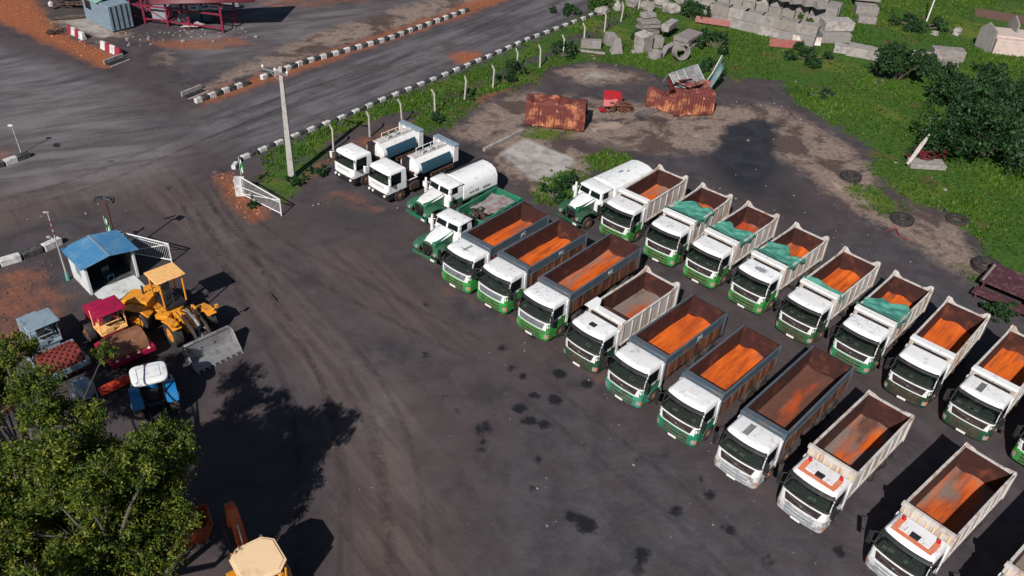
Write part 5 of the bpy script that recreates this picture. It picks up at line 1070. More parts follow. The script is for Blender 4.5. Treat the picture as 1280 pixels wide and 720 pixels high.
headwall((131, 81), (155, 72), 'pale concrete culvert edge at the tip of the orange soil bank')
headwall((228, 121), (253, 111), 'pale concrete culvert edge beside the black and white kerb')
# debris on the ground by the roadside
def rocks(n, poly, r0, r1, name, mat, lab, cat, seed=1):
    rr_ = random.Random(seed); q = MB()
    for _ in range(n):
        a = rr_.random(); b = rr_.random(); 
        (x0, y0), (x1, y1), (x2, y2), (x3, y3) = poly; x_ = (x0*(1-a)+x1*a)*(1-b)+(x3*(1-a)+x2*a)*b; y_ = (y0*(1-a)+y1*a)*(1-b)+(y3*(1-a)+y2*a)*b
        p_ = at(x_, y_); r = rr_.uniform(r0, r1)*(1 if rr_.random() < .85 else 1.6); q.ico((p_.x, p_.y, r*.25), (r, r*rr_.uniform(.6, 1), r*.6), jit=.28)
    o = q.build(name, M[mat], None, smooth=False); tag(o, lab, cat, kind='stuff'); return o
rocks(60, ((560, 330), (900, 560), (1100, 720), (300, 620)), .02, .055, 'gravel', 'stone', 'loose gravel scattered over the yard', 'gravel', 2)
rocks(60, ((0, 120), (640, 20), (560, 260), (20, 300)), .03, .075, 'road_gravel', 'stone', 'loose stones scattered over the dirt road', 'gravel', 3)
rocks(90, ((560, 150), (1000, 130), (1260, 380), (960, 280)), .02, .08, 'pale_rubble', 'stone', 'pale rubble bits across the sandy ground behind the trucks', 'rubble', 4)
rocks(80, ((0, 340), (80, 310), (110, 400), (0, 450)), .02, .10, 'soil_clods', 'soilclod', 'brown soil clods on the verge left of the hut', 'soil', 5)
rocks(80, ((0, 5), (40, 5), (150, 75), (100, 70)), .03, .12, 'orange_clods', 'clay', 'clods on the orange soil bank', 'soil', 6)
rocks(90, ((262, 215), (290, 215), (345, 260), (310, 280)), .03, .09, 'verge_clods', 'clay', 'clods of soil at the rounded end of the verge', 'soil', 7)
rocks(90, ((150, 42), (300, 34), (330, 50), (160, 58)), .04, .17, 'roadside_rubble', 'stone', 'rubble along the foot of the crimson frame', 'rubble', 9)
rocks(34, ((700, 60), (1120, 90), (1260, 300), (700, 110)), .05, .12, 'litter', 'concrete', 'pale litter and broken bits scattered through the grass', 'litter', 10)
# ---------------------------------------------------------------- scrap, tyres, concrete pieces behind the trucks
def corrugated(name, base, rz, L, hgt, dep, fold, mat, label, seed):
    """a crushed corrugated container side: vertical sheet, folded back at the top"""
    rr_ = random.Random(seed); nx_ = int(L/.07); v, f = [], []
    prof = [(0, 0), (0, hgt*.5), (.06, hgt), (fold*.5, hgt+.22), (fold, hgt-.15), (dep, hgt*.25)]
    ns = 5; rows = []
    for (y0, z0), (y1, z1) in zip(prof[:-1], prof[1:]):
        for k in range(ns): rows.append((y0+(y1-y0)*k/ns, z0+(z1-z0)*k/ns))
    rows.append(prof[-1]); ph = rr_.uniform(0, 6)
    for i in range(nx_+1):
        x_ = L*i/nx_; w_ = .03*math.copysign(min(1, abs(math.sin(x_*2*math.pi/.28))*1.6), math.sin(x_*2*math.pi/.28))
        for j, (y_, z_) in enumerate(rows):
            e = j/len(rows); dent = .10*math.sin(x_*1.7+ph)*math.sin(e*5+ph)+.05*math.sin(x_*3.1+e*7); v.append((x_+.10*math.sin(e*6+ph)*e, y_+w_+dent*e, max(.01, z_+(.06*math.sin(x_*1.1+ph*2)-.16*max(0, x_-L*.72) if e > .3 else 0)+dent*e)))
    n = len(rows)
    for i in range(nx_):
        for j in range(n-1): k = i*n+j; f.append((k, k+1, k+n+1, k+n))
    f = [q_ for q_ in f if not (q_[0] % n > 10 and rr_.random() < .05 and False)]
    for ii in range(nx_+1):
        for jj in (n-1, n-2, n-3, n-4): k_ = ii*n+jj; x_, y_, z_ = v[k_]; v[k_] = (x_, y_+.25*math.sin(ii*.21+seed)+.15*math.sin(ii*.55), z_)
        for jj in range(11, 19): k_ = ii*n+jj; x_, y_, z_ = v[k_]; v[k_] = (x_, y_, z_+.22*math.sin(ii*.13+seed)*math.sin((jj-10)*.4)-.25*max(0, math.sin(ii*.19+seed*2))**6)
    o = rawmesh(name, v, f, M['rustsheet'] if mat is None else mat, None); md = o.modifiers.new('s', 'SOLIDIFY'); md.thickness = .03; p = at(*base); put(o, p, rz, label, 'scrap metal', None); return o
corrugated('crushed_container', (656, 157), -6, 5.2, 2.3, 2.9, 2.2, None, 'rusty crushed corrugated container standing alone left of the red scrap', 3)
corrugated('crushed_container', (806, 133), -30, 3.6, 1.5, 2.2, 1.5, None, 'rusty corrugated panel folded over, left of the bigger rusty heap', 8)
corrugated('crushed_container', (841, 146), 14, 3.9, 2.1, 2.2, 1.5, None, 'dark rusty corrugated container end below the grey cage', 14)
def _noop(): pass
def rt(x=0, y=0, z=0): return (Matrix.Rotation(R(z), 3, 'Z') @ Matrix.Rotation(R(y), 3, 'Y') @ Matrix.Rotation(R(x), 3, 'X'))
t = thing('scrap_cage', (*at(862, 128).xy, 0), R(0), 'tilted grey metal cage body lying behind the rusty container panels', 'scrap metal')
m_ = rt(40, -10, 28); q = MB(); c0 = Vector((-.3, 1.6, 1.7))
for a, b in (((-1.6, -1.), (1.6, -1.)), ((-1.6, 1.), (1.6, 1.)), ((-1.6, -1.), (-1.6, 1.)), ((1.6, -1.), (1.6, 1.)), ((0, -1.), (0, 1.)), ((-1.6, 0), (1.6, 0)), ((-.8, -1.), (-.8, 1.))):
    q.tube([c0+m_ @ Vector((*a, .06)), c0+m_ @ Vector((*b, .06))], .06, 6)
for a in ((-1.6, -1.), (1.6, -1.), (1.6, 1.), (-1.6, 1.)): q.tube([c0+m_ @ Vector((*a, 0)), c0+m_ @ Vector((*a, -1.5))], .06, 6)
q.build('cage_bars', M['silver'], t); q = MB(); q.box(c0, (3.2, 2.0, .04), rot=m_); q.box(c0+m_ @ Vector((1.6, 0, -.8)), (.04, 2.0, 1.5), rot=m_); q.build('cage_sheet', mk('dull_grey_sheet', (.17, .165, .165), .6, dirt=(.30, .28, .27), damt=.4, dscale=1.3), t)
q = MB(); q.box(c0+m_ @ Vector((0, 0, -1.2)), (3.2, 2.0, .05), rot=m_ @ rt(12, 9)); q.build('inner_panel', M['crimson'], t)
q = MB(); rj = random.Random(2)
for k in range(9): q.box((rj.uniform(-2.2, 2.0), rj.uniform(-.2, 1.6), rj.uniform(1.0, 2.3)), (rj.uniform(1.0, 1.9), rj.uniform(.5, 1.0), .05), rot=rt(rj.uniform(-50, 50), rj.uniform(-40, 40), rj.uniform(0, 180)))
put(q.build('torn_sheets', mk('maroon_rust', (.15, .035, .035), .75, dirt=(.38, .16, .10), damt=.4, dscale=1.5), None), at(856, 132), 0, 'torn maroon sheets piled between the rusty panels and the grey cage', 'scrap metal')
t = thing('bent_sheet', (*at(880, 128).xy, 0), R(60), 'tall bent pale teal metal sheet leaning at the right end of the scrap heap', 'scrap metal')
v, f = [], []
for i in range(13):
    for j in range(9): a, b = i/12, j/8; v.append((3.6*a, .35*math.sin(b*2.2)+.2*math.sin(a*4), .05+b*1.7*(1-.35*a)+2.3*a*a))
for i in range(12):
    for j in range(8): k = i*9+j; f.append((k, k+1, k+10, k+9))
o = rawmesh('sheet', v, f, mk('pale_teal_sheet', (.16, .30, .30), .5, .2, dirt=(.30, .33, .33), damt=.5, dscale=1.5), t); md = o.modifiers.new('s', 'SOLIDIFY'); md.thickness = .04
q = MB(); q.tube([(0, .3, 1.8), (1.8, .35, 2.2), (3.6, .3, 3.5)], .06); q.build('sheet_rim', M['white_worn'], t)
t = thing('red_scrap', (*at(765, 140).xy, 0), R(0), 'bright red bent panel with tangled dark frame between the rusty containers', 'scrap metal')
q = MB(); q.box((.0, .9, 1.25), (1.7, 1.0, .05), rot=rt(30, 6, 8)); q.box((-.2, .35, .75), (1.3, .8, .05), rot=rt(55, 0, -6)); q.box((-.9, -.3, .3), (.7, .4, .25), rot=rt(10, 20, 30)); q.build('red_panel', mk('bright_red_paint', (.42, .01, .015), .5, dirt=(.15, .03, .03), damt=.4), t, bevel=.02)
rr_ = random.Random(8); q = MB()
for k in range(26): a = Vector((rr_.uniform(-.6, 1.9), rr_.uniform(-.5, .9), rr_.uniform(.05, 1.2))); b = Vector((rr_.uniform(-.6, 1.9), rr_.uniform(-.5, .9), rr_.uniform(.05, 1.0))); q.tube([a, b], .045, 5)
q.box((1.1, .3, .5), (1.3, .7, .6), rot=rt(10, 15, 20)); q.build('tangled_frame', M['rustside'], t)
q = MB()
for k in range(5): q.tube([(-.3+.12*k, -.2*k, .12), (1.6+.1*k, .8-.2*k, .25)], .035, 5)
put(q.build('steel_bars', M['steel'], None), at(797, 142), 15, 'thin grey steel bars poking out below the folded rusty panel', 'steel bars')
# wreck by the right bush
t = thing('scrap_heap', (*at(1148, 205).xy, 0), R(20), 'white striped crumpled panels over maroon scrap beside the dark tree', 'scrap metal')
q = MB()
for k in range(5): q.box((-.5+.25*k, .3+.12*k, .9+.12*k), (2.8, .22, .05), rot=rt(18+6*k, -22, 32))
q.build('white_panels', M['white_worn'], t); q = MB()
for k in range(9): q.box((rr_.uniform(-.5, 3.2), rr_.uniform(-.6, 1.0), rr_.uniform(.2, .6)), (1.3, .6, .05), rot=rt(rr_.uniform(-40, 40), rr_.uniform(-30, 30), rr_.uniform(0, 180)))
for k in range(16): q.tube([Vector((rr_.uniform(-1, 3.5), rr_.uniform(-.8, 1.2), rr_.uniform(.1, .9))), Vector((rr_.uniform(-1, 3.5), rr_.uniform(-.8, 1.2), rr_.uniform(.1, .8)))], .04, 5)
q.build('maroon_panels', M['crimson'], t)
def slab(name, px, rz, d, mat, label, group=None, z=0, tilt=(0, 0), jit=.04):
    q = MB(); q.box((0, 0, d[2]/2), d, rot=None); o = q.build(name, M[mat], None, bevel=.05, seg=2)
    me = o.data
    for v_ in me.vertices: v_.co += Vector((random.uniform(-jit, jit), random.uniform(-jit, jit), random.uniform(-jit, jit)))
    p = at(*px); o.location = (p.x, p.y, z); o.rotation_euler = (R(tilt[0]), R(tilt[1]), R(rz)); return tag(o, label, 'concrete block', group)
slab('broken_slab', (1157, 209), 0, (3.0, 1.3, .5), 'palecon', 'pale pink broken slab lying in the grass below the white striped scrap', jit=.09)
slab('broken_slab', (1272, 203), 30, (1.8, 1.3, .9), 'palecon', 'white broken block at the right edge below the tree', jit=.1)
# tyres
def tyre(px, rz, label, r=.55, w=.36):
    t_ = thing('truck_tyre', (*at(*px).xy, 0), R(rz), label, 'tyre', 'old tyres dumped behind the trucks'); q = MB()
    pr = [(.02, r*.56), (0, r*.75), (.03, r*.95), (.07, r), (w-.07, r), (w-.03, r*.95), (w, r*.75), (w-.02, r*.56), (w*.7, r*.53), (w*.3, r*.53)]
    n = 28; vs = [(rad*math.cos(2*math.pi*i/n), rad*math.sin(2*math.pi*i/n), z) for z, rad in pr for i in range(n)]; k = len(pr)
    q.add(vs, [(j*n+i, j*n+(i+1) % n, ((j+1) % k)*n+(i+1) % n, ((j+1) % k)*n+i) for j in range(k) for i in range(n)]); q.build('tyre_carcass', M['rubber'], t_)
    q = MB()
    for i in range(24): a = 2*math.pi*i/24; q.box((math.cos(a)*(r+.004), math.sin(a)*(r+.004), w/2), (.03, .06, w*.7), rot=Matrix.Rotation(a, 3, 'Z'))
    q.build('tread_blocks', M['rubber'], t_); return t_
tyre((1063, 223), 0, 'old tyre on pale sand, farthest from the right edge', .85, .42); tyre((1127, 277), 30, 'old tyre beside the thin red pipe bent on the ground', .85, .42)
tyre((1232, 336), 60, 'big tyre on grass nearest the maroon steel sheets', 1.0, .5); tyre((1196, 276), 60, 'dark tyre half sunk in the grass edge', .85, .25)
q = MB(); q.tube([(-.9, 0, .05), (-.2, .4, .3), (.1, -.3, .1), (.9, -.5, .05)], .035, 6); put(q.build('red_pipe', M['kred'], None), at(1122, 293), -20, 'thin red bent pipe lying below the middle tyre', 'pipe')
# maroon steel sheets at the right edge
t = thing('steel_deck', (*at(1262, 392).xy, 0), R(-40), 'maroon corrugated steel deck with pale studs at the right edge of the yard', 'steel deck')
q = MB(); q.b2(-2.6, 3.5, 1.15, 4.2, .75, .82)
for k in range(20): q.b2(-2.6+.31*k, -2.55+.31*k, 1.2, 4.15, .82, .86)
q.b2(-2.6, 3.5, -.2, .85, .45, .52)
for x_ in (-2.3, .5, 3.2): q.b2(x_-.06, x_+.06, -.1, 4.1, 0, .45); q.b2(x_-.06, x_+.06, 1.25, 4.1, .4, .75)
q.build('deck_sheet', mk('maroon_sheet', (.085, .025, .035), .6, dirt=(.20, .12, .11), damt=.3, dscale=2), t); q = MB()
for k in range(9): q.cyl((-2.45, 1.3+.3*k, .86), (-2.45, 1.3+.3*k, .93), .09, n=8)
q.build('pale_studs', M['concrete'], t)
# concrete things in the grass near the fence
GB = 'loose concrete pieces in the grass by the fence'
slab('concrete_kerb', (735, 66), -8, (3.6, .35, .25), 'palecon', 'long pale concrete beam lying below two small grey blocks', GB)
slab('concrete_block', (733, 59), -5, (1.2, .8, .85), 'stone', 'small grey block, left one on the long pale beam', GB); slab('concrete_block', (745, 60), 0, (1.0, .8, .85), 'concrete', 'small grey block, right one on the long pale beam', GB)
slab('concrete_block', (761, 55), 20, (1.1, 1.0, 1.2), 'concrete', 'brownish upright block between the beam and the slab stack', GB, tilt=(8, 6)); slab('concrete_block', (796, 66), 10, (1.2, .6, .25), 'palecon', 'flat pale slab piece below the pyramid block', GB)
q = MB(); q.add([(-.65, -.5, 0), (.65, -.5, 0), (.65, .5, 0), (-.65, .5, 0), (-.28, -.22, 1.6), (.28, -.22, 1.6), (.28, .22, 1.6), (-.28, .22, 1.6)], [(0, 1, 5, 4), (1, 2, 6, 5), (2, 3, 7, 6), (3, 0, 4, 7), (4, 5, 6, 7), (3, 2, 1, 0)]); put(q.build('tapered_block', M['concrete'], None, bevel=.05), at(770, 66), 15, 'tapered grey concrete block with pale top left of the slab stack', 'concrete block')
def stack(px, rz, n, d, mat, base_label, grp, jig=.12, z0=0):
    for k in range(n):
        word = ('lowest', 'second', 'third', 'fourth', 'fifth', 'sixth')[k] if k < n-1 else 'topmost'
        q = MB(); q.box((0, 0, d[2]/2), d); o = q.build('concrete_slab', M[mat], None, bevel=.04, seg=2)
        p = at(*px); o.location = (p.x+random.uniform(-jig, jig), p.y+random.uniform(-jig, jig), z0+k*(d[2]+.06)); o.rotation_euler = (0, 0, R(rz+random.uniform(-6, 6))); tag(o, '%s slab of the %s' % (word, base_label), 'concrete slab', grp)
stack((809, 44), 20, 5, (2.2, 1.6, .30), 'stone', 'small stack in the grass behind the rings', 'stacked slabs behind the concrete rings')
slab('concrete_block', (807, 41), 30, (1.6, 1.0, .5), 'palecon', 'pale broken block resting on top of the small slab stack', z=1.8); slab('concrete_block', (803, 62), 40, (1.5, 1.4, 1.9), 'palecon', 'pinkish upright block leaning below the small slab stack', tilt=(6, -8))
def ring(px, label, stand=False, r=.75, hgt=.7, tilt=0):
    q = MB(); n = 28; pr = [(0, r), (hgt, r), (hgt, r-.13), (0, r-.13)]; vs = [(rad*math.cos(2*math.pi*i/n), rad*math.sin(2*math.pi*i/n), z) for z, rad in pr for i in range(n)]
    q.add(vs, [(j*n+i, j*n+(i+1) % n, ((j+1) % 4)*n+(i+1) % n, ((j+1) % 4)*n+i) for j in range(4) for i in range(n)]); o = q.build('concrete_ring', M['concrete'], None)
    p = at(*px); o.location = (p.x, p.y, r if stand else 0); o.rotation_euler = ((R(80), 0, R(20)) if stand else (R(tilt), 0, 0)); return tag(o, label, 'concrete ring', 'concrete well rings in the grass')
ring((818, 72), 'concrete well ring lying flat, nearest the camera'); ring((847, 73), 'concrete well ring standing on edge, right of the flat ones', True, .85, .9)
slab('hollow_block', (818, 58), 10, (1.5, 1.3, 1.1), 'concrete', 'hollow grey block above the flat well ring'); slab('concrete_block', (831, 68), 55, (1.6, .5, 1.2), 'concrete', 'angled grey slab wedge between the two well rings', tilt=(20, 0))
stack((857, 58), 60, 3, (3.4, 1.8, .42), 'stone', 'big brownish stack behind the standing ring', 'stacked slabs behind the standing ring')
slab('concrete_block', (835, 46), 60, (2.6, .9, .8), 'palecon', 'pink grey beam on the left side of the big brownish slab stack', z=.9)
# rubble along the top
rbk = .78
rb = [(752, 18, 1.3), (770, 12, 1.4), (790, 8, 1.6), (808, 12, 1.5), (826, 9, 1.7), (838, 16, 1.6), (852, 4, 1.5), (822, 2, 1.4), (800, 0, 1.2), (868, 8, 1.5), (1168, 44, .7), (1195, 43, 1.1), (1225, 178, .6)]
for k, (x_, y_, r_) in enumerate(rb):
    q = MB(); q.ico((0, 0, r_*.3), (r_*.7, r_*.5, r_*.45), sub=2, jit=.22); o = q.build('boulder', M['palecon'], None, smooth=False); put(o, at(x_, y_), random.uniform(0, 180)); tag(o, ['pale boulder leftmost in the rubble by the kerb', 'pale boulder above the dry grass near the kerb', 'rounded pale boulder at the top of the fence line', 'grey boulder right of the last fence posts', 'pinkish boulder behind the small slab stack', 'lower boulder above the small slab stack', 'boulder at the top edge left of the block rows', 'boulder cut by the top edge', 'small boulder on the top edge by the verge', 'boulder beside the first white block row', 'small pale stone in the grass by the thin white pole', 'grey stone left of the precast panels', 'pale stone in the dark tree shade'][k], 'boulder', 'boulders and rubble at the top')
# block rows top right: big lego-like concrete blocks, each its own
n_ = 0
def blocks(px0, px1, n, d, rows, lev, mat, label, lean=0):
    global n_
    a, b = at(*px0).xy, at(*px1).xy; u = (b-a)/max(1, n-1); ang = math.degrees(math.atan2(u.y, u.x)); nrm = Vector((-u.y, u.x)).normalized(); grp = label
    for r_ in range(rows):
        for l in range(lev):
            for k in range(n):
                if random.random() < .04 and l == lev-1: continue
                q = MB(); q.box((0, 0, d[2]/2), d)
                if random.random() < .5: q.b2(-d[0]*.42, d[0]*.42, -d[1]*.3, d[1]*.3, d[2], d[2]+.03)
                o = q.build('concrete_block', M[mat] if random.random() < .7 else M['concrete'], None, bevel=.05, seg=2); p_ = a+u*k+nrm*(r_*(d[1]+.1))
                o.location = (p_.x+random.uniform(-.06, .06), p_.y+random.uniform(-.06, .06), l*(d[2]+.02)); o.rotation_euler = (0, 0, R(ang+random.uniform(-3, 3)))
                tag(o, 'weathered concrete block in the %s' % label, 'concrete block', grp); n_ += 1
blocks((878, 24), (1005, 54), 7, (2.35, 1.5, 1.1), 1, 2, 'palecon', 'stacked front row of big blocks at the top edge')
blocks((905, 6), (1035, 32), 9, (1.5, 1.6, 1.1), 2, 2, 'palecon', 'grid of small hollow blocks at the top edge')
def holes(px0, px1, n):
    a, b = at(*px0, 2.28), at(*px1, 2.28)
# dark square openings: hollow culvert boxes standing in front of the grid
a, b = at(918, 12).xy, at(1018, 34).xy
for k in range(8):
    p_ = a.lerp(b, k/7); q = MB(); w_ = .62
    q.b2(-w_, w_, -.5, -.38, 0, .8); q.b2(-w_, w_, .38, .5, 0, .8); q.b2(-w_, -w_+.12, -.38, .38, 0, .8); q.b2(w_-.12, w_, -.38, .38, 0, .8); q.b2(-w_+.12, w_-.12, -.38, .38, 0, .05)
    o = q.build('hollow_block', M['concrete'], None, bevel=.02, seg=1); o.location = (p_.x, p_.y, 2.28); o.rotation_euler = (0, 0, R(16)); tag(o, 'open hollow block with dark inside on top of the small block grid', 'hollow block', 'hollow blocks on the small block grid')
slab('concrete_block', (1041, 47), 8, (3.4, 2.0, 1.0), 'palecon', 'large bright slab block, topmost of the pair right of the block rows', z=1.1); slab('concrete_block', (1040, 50), 8, (3.4, 2.1, 1.05), 'concrete', 'grey slab block under the large bright one right of the block rows')
for k, (px, z, d, lb) in enumerate((((1080, 6), 2.2, (3.0, 1.7, .9), 'topmost block of the separate tower right of the rows'), ((1080, 10), 1.1, (3.0, 1.8, 1.0), 'middle block of the separate tower right of the rows'), ((1081, 16), 0, (2.7, 1.9, 1.0), 'lowest block of the separate tower right of the rows'), ((1082, 28), 0, (2.2, 1.2, .8), 'small broken block in front of the separate tower'))): slab('concrete_block', px, -5, d, 'palecon', lb, z=z)
slab('concrete_block', (1056, 66), -12, (2.6, 1.2, .8), 'palecon', 'pale block lying left of the ridged slab in the grass'); slab('concrete_block', (1079, 70), -22, (3.6, 2.0, .95), 'palecon', 'ridged pale slab between the row blocks and the dark bush'); slab('concrete_block', (1155, 76), -12, (3.2, 1.1, .85), 'palecon', 'pale long block right of the dark bush'); slab('concrete_block', (1182, 74), -6, (3.4, 1.5, 1.2), 'palecon', 'white rounded block beside the rubble right of the dark bush'); slab('concrete_block', (1186, 84), 14, (1.6, .9, .7), 'palecon', 'small broken pale block below the white rounded one', jit=.1)
# red sheet and lattice by the rows
q = MB(); q.box((0, 0, .5), (3.4, .05, .9), rot=rt(-30, 0, 0)); put(q.build('red_sheet', mk('dull_red_sheet', (.24, .03, .02), .6, dirt=(.2, .1, .08), damt=.4), None), at(980, 60), -4, 'dull red metal sheet leaning below the block rows', 'metal sheet')
q = MB(); q.box((0, 0, .5), (3.2, .05, .9), rot=rt(-20, 0, 0)); put(q.build('pale_sheet', M['white_worn'], None), at(1007, 56), -4, 'pale metal sheet right of the dull red one', 'metal sheet')
q = MB(); q.box((0, 0, .5), (4.0, .05, .7), rot=rt(-25, 0, 0)); put(q.build('red_beam', mk('dull_red_sheet', (.24, .03, .02), .6), None), at(890, 32), -14, 'long red strip at the foot of the first big block', 'metal sheet')
# precast panels at the right edge
t = thing('precast_stack', (*at(1262, 66).xy, 0), R(-8), 'pinkish precast concrete trough blocks at the right edge', 'precast concrete')
q = MB(); q.b2(-2.2, 5, -1.1, 1.1, 0, 1.7); q.b2(-2.2, 5, 1.3, 2.9, 0, 1.9); q.b2(-2.2, 5, -.5, 1.2, 1.7, 1.95); q.build('trough_blocks', mk('pink_concrete', (.58, .46, .41), .85, dirt=(.4, .3, .26), damt=.35, dscale=1.5, var=.1), t, bevel=.05)
for k, (x_, y_) in enumerate(((-3.0, .1), (.3, 2.6), (3.2, 3.0))):
    q = MB(); q.prism([(-1.2, 0), (1.2, 0), (1.2, 2.2), (.2, 3.1), (-1.2, 2.5)], -.09, .09); o = q.build('end_panel', M['concrete'], t, bevel=.02); o.location = (x_, y_, .3 if k else 0); o.rotation_euler = (0, 0, R(98 if k else 118))
q = MB()
for k in range(9): q.box((0, -1.6+.42*k, .05), (7.5, .14, .12))
put(q.build('timber_stack', mk('old_timber', (.16, .085, .065), .9, var=.3), None), at(1258, 22), -20, 'rows of brown timber battens lying in the grass behind the precast blocks', 'timber')
# concrete slab edge and strip near the old trucks
q = MB(); q.b2(0, 5.2, 0, .25, 0, .30); a, b = at(606, 190).xy, at(652, 167).xy; put(q.build('kerb_edge', M['palecon'], None, bevel=.02), (a.x, a.y, 0), math.degrees(math.atan2((b-a).y, (b-a).x)), kind='structure')
# top left: light container, crimson frame plant, tanks
t = thing('site_container', (*at(138, 30).xy, 0), R(-38), 'pale blue-grey container with barred door end beside the crimson steel frame', 'container')
q = MB(); q.b2(-2.6, 2.6, -1.2, 1.2, .15, 2.7); body = q.build('walls', M['bluegrey'], t, bevel=.03); q = MB()
for k in range(22): q.b2(-2.5+.235*k, -2.38+.235*k, -1.235, -1.2, .2, 2.6)
q.build('wall_ribs', M['bluegrey'], body); q = MB()
for k in range(4): q.b2(2.6, 2.64, -.95+.55*k, -.85+.55*k, .25, 2.6)
q.build('door_bars', M['black'], body); q = MB(); q.b2(-2.0, -.9, -1.26, -1.236, 1.5, 2.4); q.build('window', M['darkglass'], body)
q = MB(); q.prism([(-1.5, 2.75), (0, 3.15), (1.5, 2.75), (1.5, 2.70), (0, 3.10), (-1.5, 2.70)], -3.2, 1.0, axis='x'); q.build('roof', M['mintp'], t)
t = thing('steel_frame_plant', (*at(210, 30).xy, 0), R(-8), 'crimson steel frame plant with a dark red sloping roof at the top edge', 'industrial frame'); q = MB()
for x_ in (-3.6, -2.2, 0.4, 2.8, 6.5): 
    for y_ in (-.6, 2.4): q.b2(x_-.1, x_+.1, y_-.1, y_+.1, 0, 3.4)
for z in (.5, 1.9, 3.3):
    for y_ in (-.6, 2.4): q.b2(-3.7, 6.6, y_-.07, y_+.07, z-.08, z+.08)
q.tube([(-3.6, -.6, .5), (-2.2, -.6, 1.9)], .06); q.tube([(-2.2, -.6, 1.9), (.4, -.6, .5)], .06); q.tube([(.4, -.6, 1.9), (2.8, -.6, .5)], .06); q.tube([(-3.6, 2.4, .5), (-3.6, -.6, 3.3)], .05)
rq = random.Random(5)
for k in range(22): a_ = Vector((rq.uniform(-4, 6), rq.uniform(-1.4, 2.2), rq.uniform(.2, 3))); q.tube([a_, a_+Vector((rq.uniform(-1.6, 1.6), rq.uniform(-.8, .8), rq.uniform(-.9, .9)))], .05, 5)
q.build('steel_frame', mk('crimson_bright', (.22, .010, .04), .5, dirt=(.15, .05, .05), damt=.3), t, bevel=.01, seg=1)
q = MB(); c_ = [at(188, 5, 3.4)-t.location, at(318, 2, 3.4)-t.location, at(330, -26, 4.4)-t.location, at(180, -20, 4.4)-t.location]; iv = Matrix.Rotation(R(8), 3, 'Z')
q.add([iv @ Vector((p_.x, p_.y, z_)) for p_, z_ in zip(c_, (3.4, 3.4, 4.4, 4.4))], [(0, 1, 2, 3)]); o = q.build('sloping_roof', M['crimson'], t); md = o.modifiers.new('s', 'SOLIDIFY'); md.thickness = .08
q = MB(); q.b2(-1.8, -.2, .2, 1.6, .3, 1.6); q.build('hopper', M['silver'], t, bevel=.03); q = MB(); q.cyl((1.0, .8, .5), (2.4, .8, .5), .5, n=16); q.build('drum_tank', M['silver'], t)
t = thing('water_tanks', (*at(252, 27).xy, 0), R(28), 'pair of teal blue tanks with white tops on the roadside', 'tank')
for k in (0, 1):
    q = MB(); q.b2(-1.15+1.2*k, -.02+1.2*k, -.7, .7, .1, 1.45); o = q.build('tank_box', M['tealpanel'], t, bevel=.06); q = MB(); q.b2(-1.13+1.2*k, -.04+1.2*k, -.68, .68, 1.452, 1.52); q.build('white_lid', M['white'], o, bevel=.02); q = MB(); q.b2(-.85+1.2*k, -.35+1.2*k, -.2, .3, 1.522, 1.56); q.build('lid_opening', M['black'], o)
q = MB()
for k in range(6): q.box((-.6+.22*k, .1*k, .2+.05*k), (1.3, .5, .05), rot=rt(random.uniform(-15, 15), random.uniform(-10, 10), 30*k))
put(q.build('white_rubble_sheets', M['white_worn'], None), at(242, 36), 0, 'loose white sheets lying left of the teal tanks', 'sheets')
q = MB(); q.b2(-.9, .9, -.3, .3, .2, .8); q.tube([(-1.2, -.3, .1), (1.2, -.3, .1)], .08); q.tube([(-1.2, .3, .1), (1.2, .3, .1)], .08); q.tube([(-1, 0, .8), (-.4, 0, 1.6), (.6, 0, 1.2)], .06); put(q.build('machine_frame', M['silver'], None, bevel=.02), at(288, 12), 30, 'small pale machine frame right of the teal tanks', 'machine')
t = thing('dark_tanker', (*at(98, 8).xy, 0), R(8), 'dark teal cylindrical tank on a black chassis at the top left edge', 'tank')
q = MB(); q.cyl((-1.8, .9, 2.0), (5, .9, 2.0), 1.1, n=24); q.build('tank', M['tealpanel'], t); q = MB(); q.b2(-2.2, 5, .2, 1.6, .5, .8)
for x_ in (-1.2, 0, 1.2, 2.4): q.cyl((x_, .0, .5), (x_, 1.8, .5), .48, n=16)
rr_ = random.Random(12)
for k in range(30): q.tube([Vector((rr_.uniform(-2.2, 3.5), rr_.uniform(-1.4, .3), rr_.uniform(.1, 1.2))), Vector((rr_.uniform(-2.2, 3.5), rr_.uniform(-1.4, .3), rr_.uniform(.1, 1.2)))], .05, 5)
q.build('chassis', M['chassis'], t); q = MB(); q.tube([(-2.2, -1.2, 1.3), (-.2, -1.1, 1.35), (3.6, -.8, 2.2)], .06); q.ico((-2.3, -1.3, .6), (.3, .3, .4)); q.build('pale_pipe', M['white_worn'], t); q = MB(); q.box((1.1, -.7, 1.2), (.5, .4, .9)); q.build('red_box', M['magenta'], t, bevel=.03)
q = MB(); q.tube([(-3.5, 0, .12), (3.8, .6, .15)], .10, 6); q.tube([(-2.6, .5, .1), (3.0, 1.0, .12)], .08, 6); put(q.build('steel_beams', M['chassis'], None), at(108, 24), 18, 'two long dark steel beams on the pale apron at the top left', 'beams')
q = MB()
for k in range(12): q.tube([Vector((rr_.uniform(-.8, .8), rr_.uniform(-.6, .6), rr_.uniform(0, .7))), Vector((rr_.uniform(-.8, .8), rr_.uniform(-.6, .6), rr_.uniform(0, .7)))], .04, 5)
q.ico((-.7, -.2, .25), (.45, .3, .3), jit=.2); put(q.build('twisted_scrap', M['darksteel'], None), at(73, 42), 20, 'twisted dark scrap on the edge of the orange soil bank', 'scrap metal')
